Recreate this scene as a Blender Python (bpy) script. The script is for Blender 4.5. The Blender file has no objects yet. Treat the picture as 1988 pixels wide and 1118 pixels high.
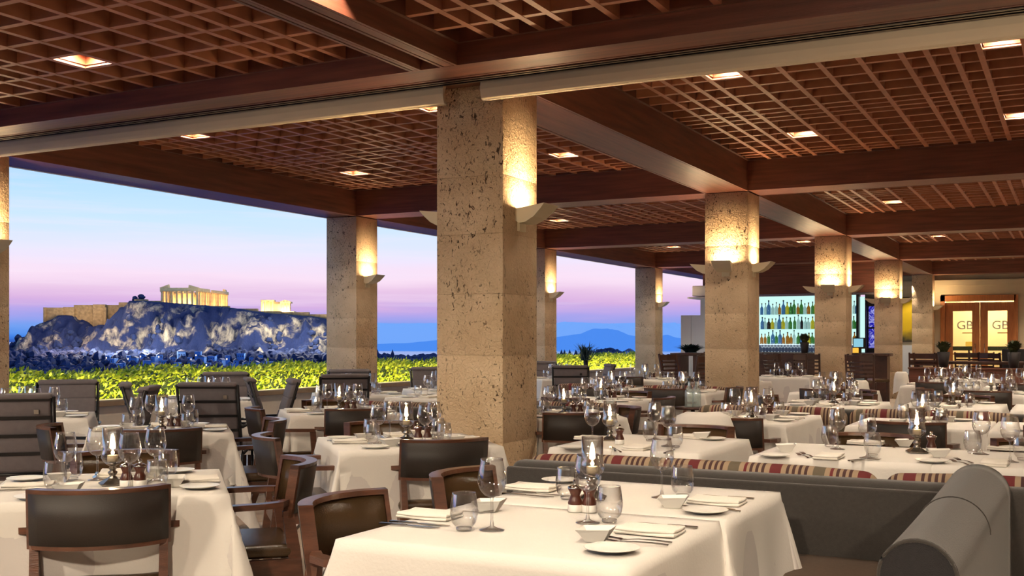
import bpy, math, random
from mathutils import Vector, Matrix, noise
R=random.Random(7)
D=bpy.data; SC=bpy.context.scene; COL=SC.collection
PI=math.pi; rad=math.radians
def lin(c):
    return tuple(((v/255.)/12.92 if v/255.<=.04045 else ((v/255.+.055)/1.055)**2.4) for v in c)
# ------------------------------------------------------------------ camera
TH=math.atan(1096/2110.)
cam=D.cameras.new('camera'); co=D.objects.new('camera',cam); COL.objects.link(co)
cam.sensor_width=36.; cam.lens=36.*2110/1988; cam.shift_y=101./1988; cam.clip_end=30000; cam.clip_start=.05
co.location=(0,0,1.35); co.rotation_euler=(PI/2,0,TH); SC.camera=co
CT,ST=math.cos(TH),math.sin(TH)
# ------------------------------------------------------------------ world (dusk sky)
def world():
    w=D.worlds.new('dusk_sky'); SC.world=w; w.use_nodes=True; nt=w.node_tree; N=nt.nodes; L=nt.links; N.clear()
    out=N.new('ShaderNodeOutputWorld'); bg=N.new('ShaderNodeBackground'); bg.inputs[1].default_value=1.16
    tc=N.new('ShaderNodeTexCoord'); sp=N.new('ShaderNodeSeparateXYZ'); L.new(tc.outputs['Generated'],sp.inputs[0])
    mp=N.new('ShaderNodeMapping'); mp.inputs['Scale'].default_value=(2.2,2.2,26); L.new(tc.outputs['Generated'],mp.inputs[0])
    no=N.new('ShaderNodeTexNoise'); no.inputs['Scale'].default_value=1.6; no.inputs['Detail'].default_value=6; L.new(mp.outputs[0],no.inputs[0])
    ma=N.new('ShaderNodeMath'); ma.operation='MULTIPLY_ADD'; L.new(no.outputs[0],ma.inputs[0]); ma.inputs[1].default_value=.03; 
    ad=N.new('ShaderNodeMath'); ad.operation='ADD'; L.new(sp.outputs[2],ad.inputs[0]); ad.inputs[1].default_value=-.015; L.new(ad.outputs[0],ma.inputs[2])
    cr=N.new('ShaderNodeValToRGB'); L.new(ma.outputs[0],cr.inputs[0]); e=cr.color_ramp.elements
    stops=[(0,(46,84,170)),(.004,(60,120,215)),(.010,(95,150,228)),(.022,(165,155,222)),(.032,(206,168,214)),(.045,(222,190,220)),(.058,(236,212,232)),(.078,(222,220,242)),(.105,(194,220,248)),(.15,(160,208,252)),(.25,(146,198,250)),(.5,(128,182,244)),(1,(112,164,236))]
    e[0].position=0; e[0].color=lin(stops[0][1])+(1,); e[1].position=1; e[1].color=lin(stops[-1][1])+(1,)
    for p,c in stops[1:-1]:
        q=e.new(p); q.color=lin(c)+(1,)
    # thin pale streaks of cloud
    mp2=N.new('ShaderNodeMapping'); mp2.inputs['Scale'].default_value=(3,3,60); mp2.inputs['Location'].default_value=(3,1,0); L.new(tc.outputs['Generated'],mp2.inputs[0])
    n2=N.new('ShaderNodeTexNoise'); n2.inputs['Scale'].default_value=1.3; n2.inputs['Detail'].default_value=8; n2.inputs['Roughness'].default_value=.6; L.new(mp2.outputs[0],n2.inputs[0])
    r2=N.new('ShaderNodeMapRange'); r2.inputs[1].default_value=.48; r2.inputs[2].default_value=.78; r2.inputs[4].default_value=.45; L.new(n2.outputs[0],r2.inputs[0])
    mx=N.new('ShaderNodeMix'); mx.data_type='RGBA'; L.new(r2.outputs[0],mx.inputs[0]); L.new(cr.outputs[0],mx.inputs[6]); mx.inputs[7].default_value=lin((238,222,236))+(1,)
    # no clouds below the horizon
    lt=N.new('ShaderNodeMath'); lt.operation='GREATER_THAN'; lt.inputs[1].default_value=.03; L.new(sp.outputs[2],lt.inputs[0])
    m3=N.new('ShaderNodeMix'); m3.data_type='RGBA'; L.new(lt.outputs[0],m3.inputs[0]); L.new(cr.outputs[0],m3.inputs[6]); L.new(mx.outputs[2],m3.inputs[7])
    L.new(m3.outputs[2],bg.inputs[0]); L.new(bg.outputs[0],out.inputs[0])
world()
SC.view_settings.view_transform='Standard'; SC.view_settings.look='None'; SC.view_settings.gamma=1; SC.view_settings.use_curve_mapping=False
SC.view_settings.exposure=0.0
SC.cycles.use_denoising=True; SC.cycles.transparent_max_bounces=24; SC.cycles.max_bounces=7; SC.cycles.diffuse_bounces=4; SC.cycles.glossy_bounces=3; SC.cycles.transmission_bounces=5; SC.cycles.sample_clamp_indirect=4; SC.cycles.volume_bounces=0
SC.cycles.caustics_reflective=False; SC.cycles.caustics_refractive=False
WARM=(1,.82,.61); WARM2=(1,.70,.38)
# light levels, all in one place
P_DOWN=178.; P_SCONCE=32.; P_CANDLE=1.1; P_HEDGE=24.; P_FLOOD=38000.; P_FRONT=460.; P_TEMPLE=7000.; P_FILL=0.
# ------------------------------------------------------------------ materials
def nodes(name):
    m=D.materials.new(name); m.use_nodes=True; nt=m.node_tree
    return m,nt,nt.nodes,nt.links,nt.nodes['Principled BSDF']
def mat(name,c,rough=.6,metal=0,var=.0,scale=8,bump=0,bscale=40,stretch=None,c2=None,spec=None,sheen=0,coat=0):
    m,nt,N,L,b=nodes(name); c=lin(c)
    b.inputs['Base Color'].default_value=c+(1,); b.inputs['Roughness'].default_value=rough; b.inputs['Metallic'].default_value=metal
    if spec is not None: b.inputs['Specular IOR Level'].default_value=spec
    if sheen: b.inputs['Sheen Weight'].default_value=sheen
    if coat: b.inputs['Coat Weight'].default_value=coat; b.inputs['Coat Roughness'].default_value=.15
    tc=N.new('ShaderNodeTexCoord'); mp=N.new('ShaderNodeMapping'); L.new(tc.outputs['Object'],mp.inputs[0])
    if stretch: mp.inputs['Scale'].default_value=stretch
    if var or c2:
        no=N.new('ShaderNodeTexNoise'); no.inputs['Scale'].default_value=scale; no.inputs['Detail'].default_value=5; L.new(mp.outputs[0],no.inputs[0])
        rp=N.new('ShaderNodeMapRange'); rp.inputs[1].default_value=.3; rp.inputs[2].default_value=.7; L.new(no.outputs[0],rp.inputs[0])
        mx=N.new('ShaderNodeMix'); mx.data_type='RGBA'; L.new(rp.outputs[0],mx.inputs[0])
        cc=lin(c2) if c2 else tuple(v*(1-var) for v in c)
        mx.inputs[6].default_value=cc+(1,); mx.inputs[7].default_value=(c if c2 else tuple(min(1,v*(1+var)) for v in c))+(1,)
        L.new(mx.outputs[2],b.inputs['Base Color'])
    if bump:
        n2=N.new('ShaderNodeTexNoise'); n2.inputs['Scale'].default_value=bscale; n2.inputs['Detail'].default_value=4; L.new(mp.outputs[0],n2.inputs[0])
        bu=N.new('ShaderNodeBump'); bu.inputs['Strength'].default_value=bump; bu.inputs['Distance'].default_value=.01; L.new(n2.outputs[0],bu.inputs['Height']); L.new(bu.outputs[0],b.inputs['Normal'])
    return m
def wood(name,c,c2,rough=.4,stretch=(1,1,1),scale=6,coat=0):
    return mat(name,c,rough,c2=c2,scale=scale,stretch=stretch,bump=.15,bscale=30,coat=coat)
M={}
M['beam']=wood('mahogany beam',(112,66,48),(80,46,33),.42,(1,1,1),3)
M['beam_x']=wood('mahogany along x',(122,72,54),(86,50,37),.42,(.6,9,9),2.5)
M['beam_y']=wood('mahogany along y',(122,72,54),(86,50,37),.42,(9,.6,9),2.5)
M['slat']=wood('slat wood',(176,114,84),(150,92,66),.5,(1,1,1),5)
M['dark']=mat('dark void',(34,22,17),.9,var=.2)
M['cloth']=mat('white linen',(230,225,218),.85,var=.03,scale=3,bump=.12,bscale=90,sheen=.1)
M['cloth2']=mat('white under linen',(214,208,204),.85,var=.03,scale=3,bump=.12,bscale=90)
M['napkin']=mat('napkin linen',(240,234,224),.85,bump=.2,bscale=160)
M['china']=mat('white china',(250,247,240),.3)
M['steel']=mat('cutlery steel',(190,186,180),.16,1.0)
M['chrome']=mat('chrome',(215,212,205),.1,1.0)
M['chair']=wood('chair wood',(104,66,48),(72,45,33),.33,(2,2,9),5,coat=.2)
M['leather']=mat('brown leather',(72,55,36),.24,var=.15,scale=5,bump=.15,bscale=220)
M['leather_out']=mat('dark leather',(38,31,27),.55,var=.1,scale=5,bump=.12,bscale=220)
M['grayup']=mat('charcoal upholstery',(54,50,47),.9,var=.12,scale=60,bump=.3,bscale=300,sheen=.3)
M['brownup']=mat('brown upholstery',(76,60,48),.85,var=.12,scale=60,bump=.3,bscale=300)
M['recl']=mat('taupe cushion',(112,106,110),.85,var=.06,scale=30,bump=.2,bscale=260)
M['recl2']=mat('light grey sling',(150,144,146),.85,bump=.2,bscale=260)
M['black']=mat('black metal',(26,25,28),.4,.3)
M['blind']=mat('cream blind fabric',(242,222,188),.8,var=.03,scale=2)
M['sconce']=mat('cream plaster',(235,222,190),.7)
M['plaster']=mat('cream wall',(206,190,160),.75,var=.04,scale=2)
M['white']=mat('white paint',(226,228,230),.6)
M['cap']=mat('planter cap',(150,128,104),.7,var=.1)
M['parapet']=mat('planter render',(226,214,196),.8,var=.05)
M['mill']=wood('mill wood',(92,48,34),(66,34,24),.3,scale=30)
M['wax']=mat('candle wax',(205,185,150),.5)
M['door']=wood('door wood',(190,120,62),(160,96,48),.4,(8,8,.8),4)
M['floor']=mat('floor tile',(206,190,174),.42,var=.12,scale=2.5,bump=.05,bscale=12)
M['grout']=mat('floor grout',(110,92,80),.8)
M['darkwood']=wood('dark bar wood',(72,42,32),(50,28,22),.4,scale=7)
M['pot']=mat('dark pot',(40,36,38),.6)
M['rope']=mat('silver lamp metal',(150,142,132),.25,1.0,var=.2,scale=60)
def emis(name,c,s):
    m=D.materials.new(name); m.use_nodes=True; nt=m.node_tree; N=nt.nodes; N.clear()
    o=N.new('ShaderNodeOutputMaterial'); e=N.new('ShaderNodeEmission'); e.inputs[0].default_value=lin(c)+(1,); e.inputs[1].default_value=s; nt.links.new(e.outputs[0],o.inputs[0]); return m
M['flame']=emis('flame',(255,214,140),45)
M['lampglow']=emis('lamp glow',(255,205,140),5)
M['barglow']=emis('backlit bar panel',(196,238,232),1.15)
M['shelflight']=emis('shelf strip light',(225,245,250),1.6)
M['screen']=emis('screen',(150,215,235),.9)
M['amber']=emis('amber lamp shade',(255,190,70),1.1)
def glassm(name,tint=(1,1,1),gl=.5,edge=.35):
    m=D.materials.new(name); m.use_nodes=True; nt=m.node_tree; N=nt.nodes; L=nt.links; N.clear()
    o=N.new('ShaderNodeOutputMaterial'); t=N.new('ShaderNodeBsdfTransparent'); t.inputs[0].default_value=tint+(1,)
    g=N.new('ShaderNodeBsdfGlossy'); g.inputs['Roughness'].default_value=.07; g.inputs['Color'].default_value=(1,1,1,1)
    lw=N.new('ShaderNodeLayerWeight'); lw.inputs[0].default_value=edge
    mr=N.new('ShaderNodeMapRange'); mr.inputs[3].default_value=.08; mr.inputs[4].default_value=gl; L.new(lw.outputs['Facing'],mr.inputs[0])
    mx=N.new('ShaderNodeMixShader'); L.new(mr.outputs[0],mx.inputs[0]); L.new(t.outputs[0],mx.inputs[1]); L.new(g.outputs[0],mx.inputs[2]); L.new(mx.outputs[0],o.inputs[0]); return m
M['glass']=glassm('clear thin glass',(.985,.99,.995),.95,.38)
M['pane']=glassm('window glass',(.93,.96,.97),.5,.3)
M['stemglass']=glassm('clear stem glass',(.99,.99,.99),.9,.45)
m,nt,N,L,b=nodes('solid clear glass'); b.inputs['Transmission Weight'].default_value=1; b.inputs['Roughness'].default_value=.02; b.inputs['IOR'].default_value=1.45; M['solid']=m
def travertine(name,c1,c2,flip=0):
    m,nt,N,L,b=nodes(name); b.inputs['Roughness'].default_value=.85
    tc=N.new('ShaderNodeTexCoord')
    n1=N.new('ShaderNodeTexNoise'); n1.inputs['Scale'].default_value=3; n1.inputs['Detail'].default_value=8; L.new(tc.outputs['Object'],n1.inputs[0])
    cr=N.new('ShaderNodeValToRGB'); cr.color_ramp.elements[0].position=.3; cr.color_ramp.elements[0].color=lin(c2)+(1,); cr.color_ramp.elements[1].position=.7; cr.color_ramp.elements[1].color=lin(c1)+(1,); L.new(n1.outputs[0],cr.inputs[0])
    vo=N.new('ShaderNodeTexNoise'); vo.inputs['Scale'].default_value=36; vo.inputs['Detail'].default_value=3; vo.inputs['Distortion'].default_value=1.6; mp=N.new('ShaderNodeMapping'); mp.inputs['Scale'].default_value=(1,1,.55); L.new(tc.outputs['Object'],mp.inputs[0]); L.new(mp.outputs[0],vo.inputs[0])
    pit=N.new('ShaderNodeMapRange'); pit.inputs[1].default_value=.33; pit.inputs[2].default_value=.39; L.new(vo.outputs[0],pit.inputs[0])
    msk=N.new('ShaderNodeTexNoise'); msk.inputs['Scale'].default_value=2.2; msk.inputs['Detail'].default_value=2; L.new(tc.outputs['Object'],msk.inputs[0])
    mr=N.new('ShaderNodeMapRange'); mr.inputs[1].default_value=.35; mr.inputs[2].default_value=.6; L.new(msk.outputs[0],mr.inputs[0])
    # height = fine grain + pits*mask
    mxp=N.new('ShaderNodeMix'); mxp.data_type='FLOAT'; L.new(mr.outputs[0],mxp.inputs[0]); mxp.inputs[2].default_value=1; L.new(pit.outputs[0],mxp.inputs[3])
    g=N.new('ShaderNodeTexNoise'); g.inputs['Scale'].default_value=42; g.inputs['Detail'].default_value=5; g.inputs['Distortion'].default_value=.8; L.new(tc.outputs['Object'],g.inputs[0])
    add=N.new('ShaderNodeMath'); add.operation='MULTIPLY_ADD'; L.new(g.outputs[0],add.inputs[0]); add.inputs[1].default_value=.8; L.new(mxp.outputs[0],add.inputs[2])
    bu=N.new('ShaderNodeBump'); bu.inputs['Strength'].default_value=1.; bu.inputs['Distance'].default_value=.022; L.new(add.outputs[0],bu.inputs['Height']); L.new(bu.outputs[0],b.inputs['Normal'])
    mx=N.new('ShaderNodeMix'); mx.data_type='RGBA'; L.new(mxp.outputs[0],mx.inputs[0]); mx.inputs[6].default_value=lin((84,60,38))+(1,); L.new(cr.outputs[0],mx.inputs[7]); L.new(mx.outputs[2],b.inputs['Base Color'])
    return m
M['trav']=travertine('travertine',(234,208,172),(208,178,140))
def stripes():
    m,nt,N,L,b=nodes('striped upholstery'); b.inputs['Roughness'].default_value=.8
    tc=N.new('ShaderNodeTexCoord'); sp=N.new('ShaderNodeSeparateXYZ'); L.new(tc.outputs['Object'],sp.inputs[0])
    d=N.new('ShaderNodeMath'); d.operation='DIVIDE'; d.inputs[1].default_value=.38; L.new(sp.outputs[0],d.inputs[0])
    f=N.new('ShaderNodeMath'); f.operation='FRACT'; L.new(d.outputs[0],f.inputs[0])
    cr=N.new('ShaderNodeValToRGB'); cr.color_ramp.interpolation='CONSTANT'; L.new(f.outputs[0],cr.inputs[0])
    red=(96,24,28); be=(150,128,104); ol=(92,82,66); dk=(62,34,32)
    seq=[(0,red),(.13,be),(.19,dk)]; p=.19
    for i in range(3): seq+= [(p+.035,be),(p+.07,dk)]; p+=.07
    seq+=[(p+.035,be),(.5,ol),(.63,be),(.69,red)]; p=.69
    for i in range(3): seq+= [(p+.035,be),(p+.07,dk)]; p+=.07
    seq+=[(p+.035,be)]
    e=cr.color_ramp.elements; e[0].position=0; e[0].color=lin(seq[0][1])+(1,); e[1].position=seq[1][0]; e[1].color=lin(seq[1][1])+(1,)
    for q,c in seq[2:]:
        k=e.new(q); k.color=lin(c)+(1,)
    L.new(cr.outputs[0],b.inputs['Base Color']); return m
M['stripe']=stripes()
# ------------------------------------------------------------------ mesh builder
class MB:
    def __init__(s): s.v=[]; s.f=[]; s.sm=[]; s.mi=[]; s.m=0
    def add(s,vs,fs,sm=False):
        n=len(s.v); s.v+= [tuple(v) for v in vs]; s.f+=[tuple(i+n for i in f) for f in fs]; s.sm+=[sm]*len(fs); s.mi+=[s.m]*len(fs); return s
    def box(s,x0,x1,y0,y1,z0,z1):
        return s.add([(x0,y0,z0),(x1,y0,z0),(x1,y1,z0),(x0,y1,z0),(x0,y0,z1),(x1,y0,z1),(x1,y1,z1),(x0,y1,z1)],[(0,3,2,1),(4,5,6,7),(0,1,5,4),(1,2,6,5),(2,3,7,6),(3,0,4,7)])
    def rbox(s,x0,x1,y0,y1,z0,z1,r=.01,n=2,f=None):
        c=[(x0+x1)/2,(y0+y1)/2,(z0+z1)/2]; h=[(x1-x0)/2,(y1-y0)/2,(z1-z0)/2]; r=min([r]+[q*.999 for q in h])
        def ax(hh):
            a=[-hh+r*(1-math.cos(PI/2*i/n))*1.0 for i in range(n)]
            return a+[-hh+r]+[hh-r]+[-q for q in reversed(a)]
        A=[ax(q) for q in h]
        if f: 
            for k in f: # extra subdivisions along axis k
                a=A[k]; lo=a[n]; hi=a[n+1]; A[k]=a[:n+1]+[lo+(hi-lo)*i/(f[k]) for i in range(1,f[k])]+a[n+1:]
        vid={}; vs=[]; fs=[]
        def V(p):
            q=[max(-(h[k]-r),min(h[k]-r,p[k])) for k in range(3)]; d=[p[k]-q[k] for k in range(3)]; l=math.sqrt(sum(t*t for t in d)) or 1
            o=tuple(round(c[k]+q[k]+r*d[k]/l,6) for k in range(3))
            if o not in vid: vid[o]=len(vs); vs.append(o)
            return vid[o]
        for k in range(3):
            i,j=(k+1)%3,(k+2)%3
            for sg in (-1,1):
                for a in range(len(A[i])-1):
                    for b in range(len(A[j])-1):
                        q=[]
                        for (u,w) in ((a,b),(a+1,b),(a+1,b+1),(a,b+1)):
                            p=[0,0,0]; p[k]=sg*h[k]; p[i]=A[i][u]; p[j]=A[j][w]; q.append(V(p))
                        q2=[]
                        for t in q:
                            if t not in q2: q2.append(t)
                        if len(q2)<3: continue
                        fs.append(q2 if sg>0 else q2[::-1])
        return s.add(vs,fs,True)
    def lathe(s,prof,n=24,cx=0,cy=0,sm=True):
        vs=[];fs=[]; rings=[]
        for (r,z) in prof:
            if r<1e-6: rings.append([len(vs)]); vs.append((cx,cy,z))
            else:
                rings.append(list(range(len(vs),len(vs)+n)))
                for i in range(n): a=2*PI*i/n; vs.append((cx+r*math.cos(a),cy+r*math.sin(a),z))
        for a,b in zip(rings,rings[1:]):
            for i in range(n):
                j=(i+1)%n
                if len(a)==1 and len(b)==1: continue
                if len(a)==1: fs.append((a[0],b[j],b[i]))
                elif len(b)==1: fs.append((a[i],a[j],b[0]))
                else: fs.append((a[i],a[j],b[j],b[i]))
        return s.add(vs,fs,sm)
    def sweep(s,path,w,h,up=(0,0,1),sm=False,cap=True):
        # rectangular section swept; w sideways, h along up; w,h may be lists
        P=[Vector(p) for p in path]; up=Vector(up); vs=[];fs=[]; n=len(P)
        for i,p in enumerate(P):
            t=(P[min(i+1,n-1)]-P[max(i-1,0)]).normalized(); sd=t.cross(up)
            sd=sd.normalized() if sd.length>1e-6 else Vector((1,0,0)); u=sd.cross(t).normalized()
            ww=w[i] if isinstance(w,(list,tuple)) else w; hh=h[i] if isinstance(h,(list,tuple)) else h
            for a,b in ((-1,-1),(1,-1),(1,1),(-1,1)): vs.append(p+sd*a*ww/2+u*b*hh/2)
        for i in range(n-1):
            for k in range(4):
                j=(k+1)%4; fs.append((4*i+k,4*i+j,4*i+4+j,4*i+4+k))
        if cap: fs+=[(3,2,1,0),(4*n-4,4*n-3,4*n-2,4*n-1)]
        return s.add(vs,fs,sm)
    def tube(s,path,r,n=8,sm=True):
        P=[Vector(p) for p in path]; vs=[];fs=[]; m=len(P)
        for i,p in enumerate(P):
            t=(P[min(i+1,m-1)]-P[max(i-1,0)]).normalized(); a=t.orthogonal().normalized() if abs(t.z)>.9 else t.cross(Vector((0,0,1))).normalized(); b=t.cross(a)
            rr=r[i] if isinstance(r,(list,tuple)) else r
            for k in range(n): q=2*PI*k/n; vs.append(p+a*rr*math.cos(q)+b*rr*math.sin(q))
        for i in range(m-1):
            for k in range(n): j=(k+1)%n; fs.append((n*i+k,n*i+j,n*i+n+j,n*i+n+k))
        fs+=[tuple(range(n))[::-1],tuple(range(n*(m-1),n*m))]
        return s.add(vs,fs,sm)
    def prism(s,poly,a,b,axis='y',sm=False):
        n=len(poly)
        def P(p,t): return (p[0],t,p[1]) if axis=='y' else ((t,p[0],p[1]) if axis=='x' else (p[0],p[1],t))
        vs=[P(p,a) for p in poly]+[P(p,b) for p in poly]
        fs=[tuple(range(n)),tuple(range(2*n-1,n-1,-1))]+[(i,i+n,(i+1)%n+n,(i+1)%n) for i in range(n)]
        return s.add(vs,fs,sm)
    def map(s,fn): s.v=[tuple(fn(*v)) for v in s.v]; return s
    def build(s,name,mt,parent=None,loc=None,rz=0,**tg):
        me=D.meshes.new(name); me.from_pydata(s.v,[],s.f); me.validate(); me.update()
        mats=mt if isinstance(mt,(list,tuple)) else [mt]
        for q in mats: me.materials.append(q)
        if len(me.polygons)==len(s.f):
            me.polygons.foreach_set('use_smooth',s.sm); me.polygons.foreach_set('material_index',s.mi)
        else:
            me.polygons.foreach_set('use_smooth',[any(s.sm)]*len(me.polygons))
        import bmesh
        bm=bmesh.new(); bm.from_mesh(me); bmesh.ops.recalc_face_normals(bm,faces=bm.faces); bm.to_mesh(me); bm.free()
        o=D.objects.new(name,me); COL.objects.link(o)
        if parent: o.parent=parent
        if loc: o.location=loc
        o.rotation_euler.z=rz
        for k,v in tg.items(): o[k]=v
        return o
def link_mesh(name,me,parent=None,loc=(0,0,0),rz=0,**tg):
    o=D.objects.new(name,me); COL.objects.link(o); o.location=loc; o.rotation_euler.z=rz
    if parent: o.parent=parent
    for k,v in tg.items(): o[k]=v
    return o
def empty(name,loc=(0,0,0),rz=0,**tg):
    o=D.objects.new(name,None); COL.objects.link(o); o.location=loc; o.rotation_euler.z=rz; o.empty_display_size=.1
    for k,v in tg.items(): o[k]=v
    return o
KIDS={}
def kids(o):
    return KIDS.get(o.name) or [c for c in o.children]
def dup(o,loc,rz,**tg):
    c=o.copy(); COL.objects.link(c); c.location=loc; c.rotation_euler.z=rz
    for k,v in tg.items(): c[k]=v
    if o.name not in KIDS: KIDS[o.name]=[(a,list(a.children)) for a in o.children]
    for a,subs in KIDS[o.name]:
        d=a.copy(); COL.objects.link(d); d.parent=c
        for g in subs:
            e=g.copy(); COL.objects.link(e); e.parent=d
    return c
def W(px,py,z):
    a=(px-994)/2110.; b=(660-py)/2110.; Z=(z-1.35)/b
    return ((-ST+a*CT)*Z,(CT+a*ST)*Z)
def light(name,kind,loc,power,color=WARM,size=.1,rot=None,spot=None,blend=.5,parent=None):
    l=D.lights.new(name,kind); l.energy=power; l.color=color
    if kind=='AREA': l.size=size
    else: l.shadow_soft_size=size
    if spot: l.spot_size=rad(spot); l.spot_blend=blend
    o=D.objects.new(name,l); COL.objects.link(o); o.location=loc
    if rot: o.rotation_euler=rot
    if parent: o.parent=parent
    return o
# ================================================================== SETTING
YF=[6.79+6.45*k for k in range(-2,5)]     # near faces of the cross beams / columns
WC=.545; XI=-3.6; XO=-9.48; SZ=3.19; LZ=3.56
fl=MB().box(-11.9,8.2,-6,34,-.12,-.012).build('floor',M['grout'],kind='structure')
tile=MB().rbox(-.445,.445,-.445,.445,-.03,0,.004,1).build('tile',M['floor'],fl)
first=True
for i in range(-12,5):
    for j in range(0,11):
        x=.9*i+.45; y=.9*j+.45
        if first: tile.location=(x,y,0); first=False
        else: link_mesh('tile',tile.data,fl,(x,y,0))
MB().box(-11.2,8.2,9.9,33.4,-.03,0).build('floor_tiles_beyond',M['floor'],fl,kind='stuff')
MB().box(7.6,7.9,-6,33.6,0,4.3).build('wall_right',M['plaster'],kind='structure')
MB().box(-11.3,7.9,-6.3,-6,0,4.3).build('wall_near',M['plaster'],kind='structure')
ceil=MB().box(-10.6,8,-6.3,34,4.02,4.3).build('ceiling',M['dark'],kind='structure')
# beams along y
def beam(x0,x1,y0,y1,z0,z1,mt,label=None):
    # boxed beam: bottom board, two cheeks (proud edges)
    b=MB(); b.box(x0+.012,x1-.012,y0+.001,y1-.001,z0+.012,z1)
    o=b.build('beam',mt,ceil)
    ax=(x1-x0)>(y1-y0)
    e=MB()
    if ax: e.box(x0,x1,y0,y0+.022,z0,z1); e.box(x0,x1,y1-.022,y1,z0,z1); e.box(x0,x1,y0+.03,y1-.03,z0+.002,z0+.02)
    else: e.box(x0,x0+.022,y0,y1,z0,z1); e.box(x1-.022,x1,y0,y1,z0,z1); e.box(x0+.03,x1-.03,y0,y1,z0+.002,z0+.02)
    e.build('board',mt,o)
    return o
for x in (XI,XO,XI+5.88,XI+11.2):
    for k in range(0,4):
        y0=YF[k+2]+WC; beam(x-WC,x,y0-WC if k==0 else y0,YF[k+3],SZ,4.02,M['beam_y'])
for k in range(0,5):
    y=YF[k+2]
    for xa,xb in ((XO,XI-WC),(XI,XI+5.88-WC),(XI+5.88,7.6)):
        beam(xa,xb,y,y+WC,SZ+.004,4.02,M['beam_x'])
# fascia on the terrace side
MB().box(XO-WC-.5,XO-WC,-6,34,3.34,4.1).build('trim_1',M['beam_y'],kind='structure')
MB().box(XO-WC-.06,XO-WC,-6,34,3.19,3.34).build('trim_2',M['blind'],kind='structure')
# lattices
def lattice(xs,ys,x0,x1,y0,y1,z,single,w=.045,h=.17):
    par=MB()
    t=.03
    par.box(x0,x0+t,y0,y1,z,z+.5).box(x1-t,x1,y0,y1,z,z+.5).box(x0+t,x1-t,y0,y0+t,z,z+.5).box(x0+t,x1-t,y1-t,y1,z,z+.5)
    p=par.build('lattice_frame',M['beam'],ceil)
    MX=MB().box(-w/2,w/2,y0+t,y1-t,z,z+h); MY=MB().box(x0+t,x1-t,-w/2,w/2,z+.003,z+h-.003)
    if single:
        a=MX.build('slat',M['slat'],p); a.location.x=xs[0]
        for x in xs[1:]: link_mesh('slat',a.data,p,(x,0,0))
        a=MY.build('slat',M['slat'],p); a.location.y=ys[0]
        for y in ys[1:]: link_mesh('slat',a.data,p,(0,y,0))
    else:
        b=MB()
        for x in xs: b.box(x-w/2,x+w/2,y0+t,y1-t,z,z+h)
        for y in ys: b.box(x0+t,x1-t,y-w/2,y+w/2,z+.003,z+h-.003)
        b.build('slats',M['slat'],p,kind='stuff')
def xpat(c):
    out=[c-.275,c-.092,c+.092,c+.275]
    for s in (-1,1):
        for i in range(1,6): out.append(c+s*(.275+.313*i))
        for i in range(1,4): out.append(c+s*(.275+1.565+.183*i))
    return sorted(out)
def ypat(y0):
    b=y0+3.045
    out=[b,b+.2,b+.4,b+.6]
    for i in range(1,6): out+=[b+.6+.34*i,b-.34*i]
    for i in range(1,3): out+=[b+2.3+.18*i]
    for i in range(1,5): out+=[b-1.7-.2*i]
    out+=[b-1.7-.8-.31]
    return sorted(q for q in out if y0+.08<q<y0+5.83)
XB=[(XO,XI-WC),(XI,XI+5.88-WC),(XI+5.88,7.6)]
for bi,(xa,xb) in enumerate(XB):
    xs=xpat((xa+xb)/2) 
    for k in range(0,4):
        y0=YF[k+2]+WC; y1=YF[k+3]
        lattice(xs if bi<2 else [x for x in xs if x<7.5],ypat(y0),xa,xb,y0,y1,LZ,bi<2 and k<2)
# near bays (lower, in front of the blind track)
NB=3.28; NS=3.14
nb=[(XO-.2,-3.95),(-3.58,1.7),(2.3,7.6)]
yn=[6.12-.32*i for i in range(1,8)]
for q in (.2,.4,.6): yn.append(yn[6]-q)
base=yn[-1]; yn+=[base-.32*i for i in range(1,9)]
for bi,(xa,xb) in enumerate(nb):
    xs=xpat(-6.81 if bi==0 else (-.93 if bi==1 else 4.95))
    if bi==0: xs=[x-.05 for x in xs if x<-4.0]+[]
    lattice([x for x in xs if xa<x<xb],yn,xa,xb,.6,6.12,NB,bi<2,h=.2)
beam(-10.1,7.6,6.12,6.43,NS,3.6,M['beam_x'])
beam(-10.1,7.6,.2,.6,NS,3.6,M['beam_x'])
b=MB().box(-10.1,7.6,6.43,6.79,NS+.03,3.9); b.build('beam',M['beam_x'],ceil)
tr=MB()
for y in (6.455,6.50,6.555): tr.box(-10.1,7.6,y,y+.022,NS-.004,NS+.06)
tr.build('blind_track',M['rope'],ceil)
for xa,xb in ((-3.95,-3.86),(-3.71,-3.58)): beam(xa,xb,.6,6.12,NS,3.6,M['beam_y'])
MB().box(-3.86,-3.71,.6,6.12,NS+.16,3.6).build('channel',M['beam_y'],ceil)
beam(1.7,2.3,.6,6.12,NS,3.6,M['beam_y']); beam(XO-.7,XO-.2,.6,6.12,NS,3.6,M['beam_y'])
MB().box(-10.1,8,-6,.2,3.5,3.7).build('ceiling_board',M['beam_x'],ceil)
# ---- far wall with doors
YW=33.45
wl=MB(); wl.box(-4.6,-3.48,YW,YW+.3,0,3.4); wl.box(-3.48,-1.45,YW,YW+.3,2.62,3.4); wl.box(-1.45,8,YW,YW+.3,0,3.4)
wl.build('wall_far',M['plaster'],kind='structure')
MB().box(-4.6,8,YW-.12,YW,2.9,3.06).box(-4.6,8,YW-.06,YW,2.72,2.9).build('trim_3',M['plaster'],kind='structure')
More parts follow.
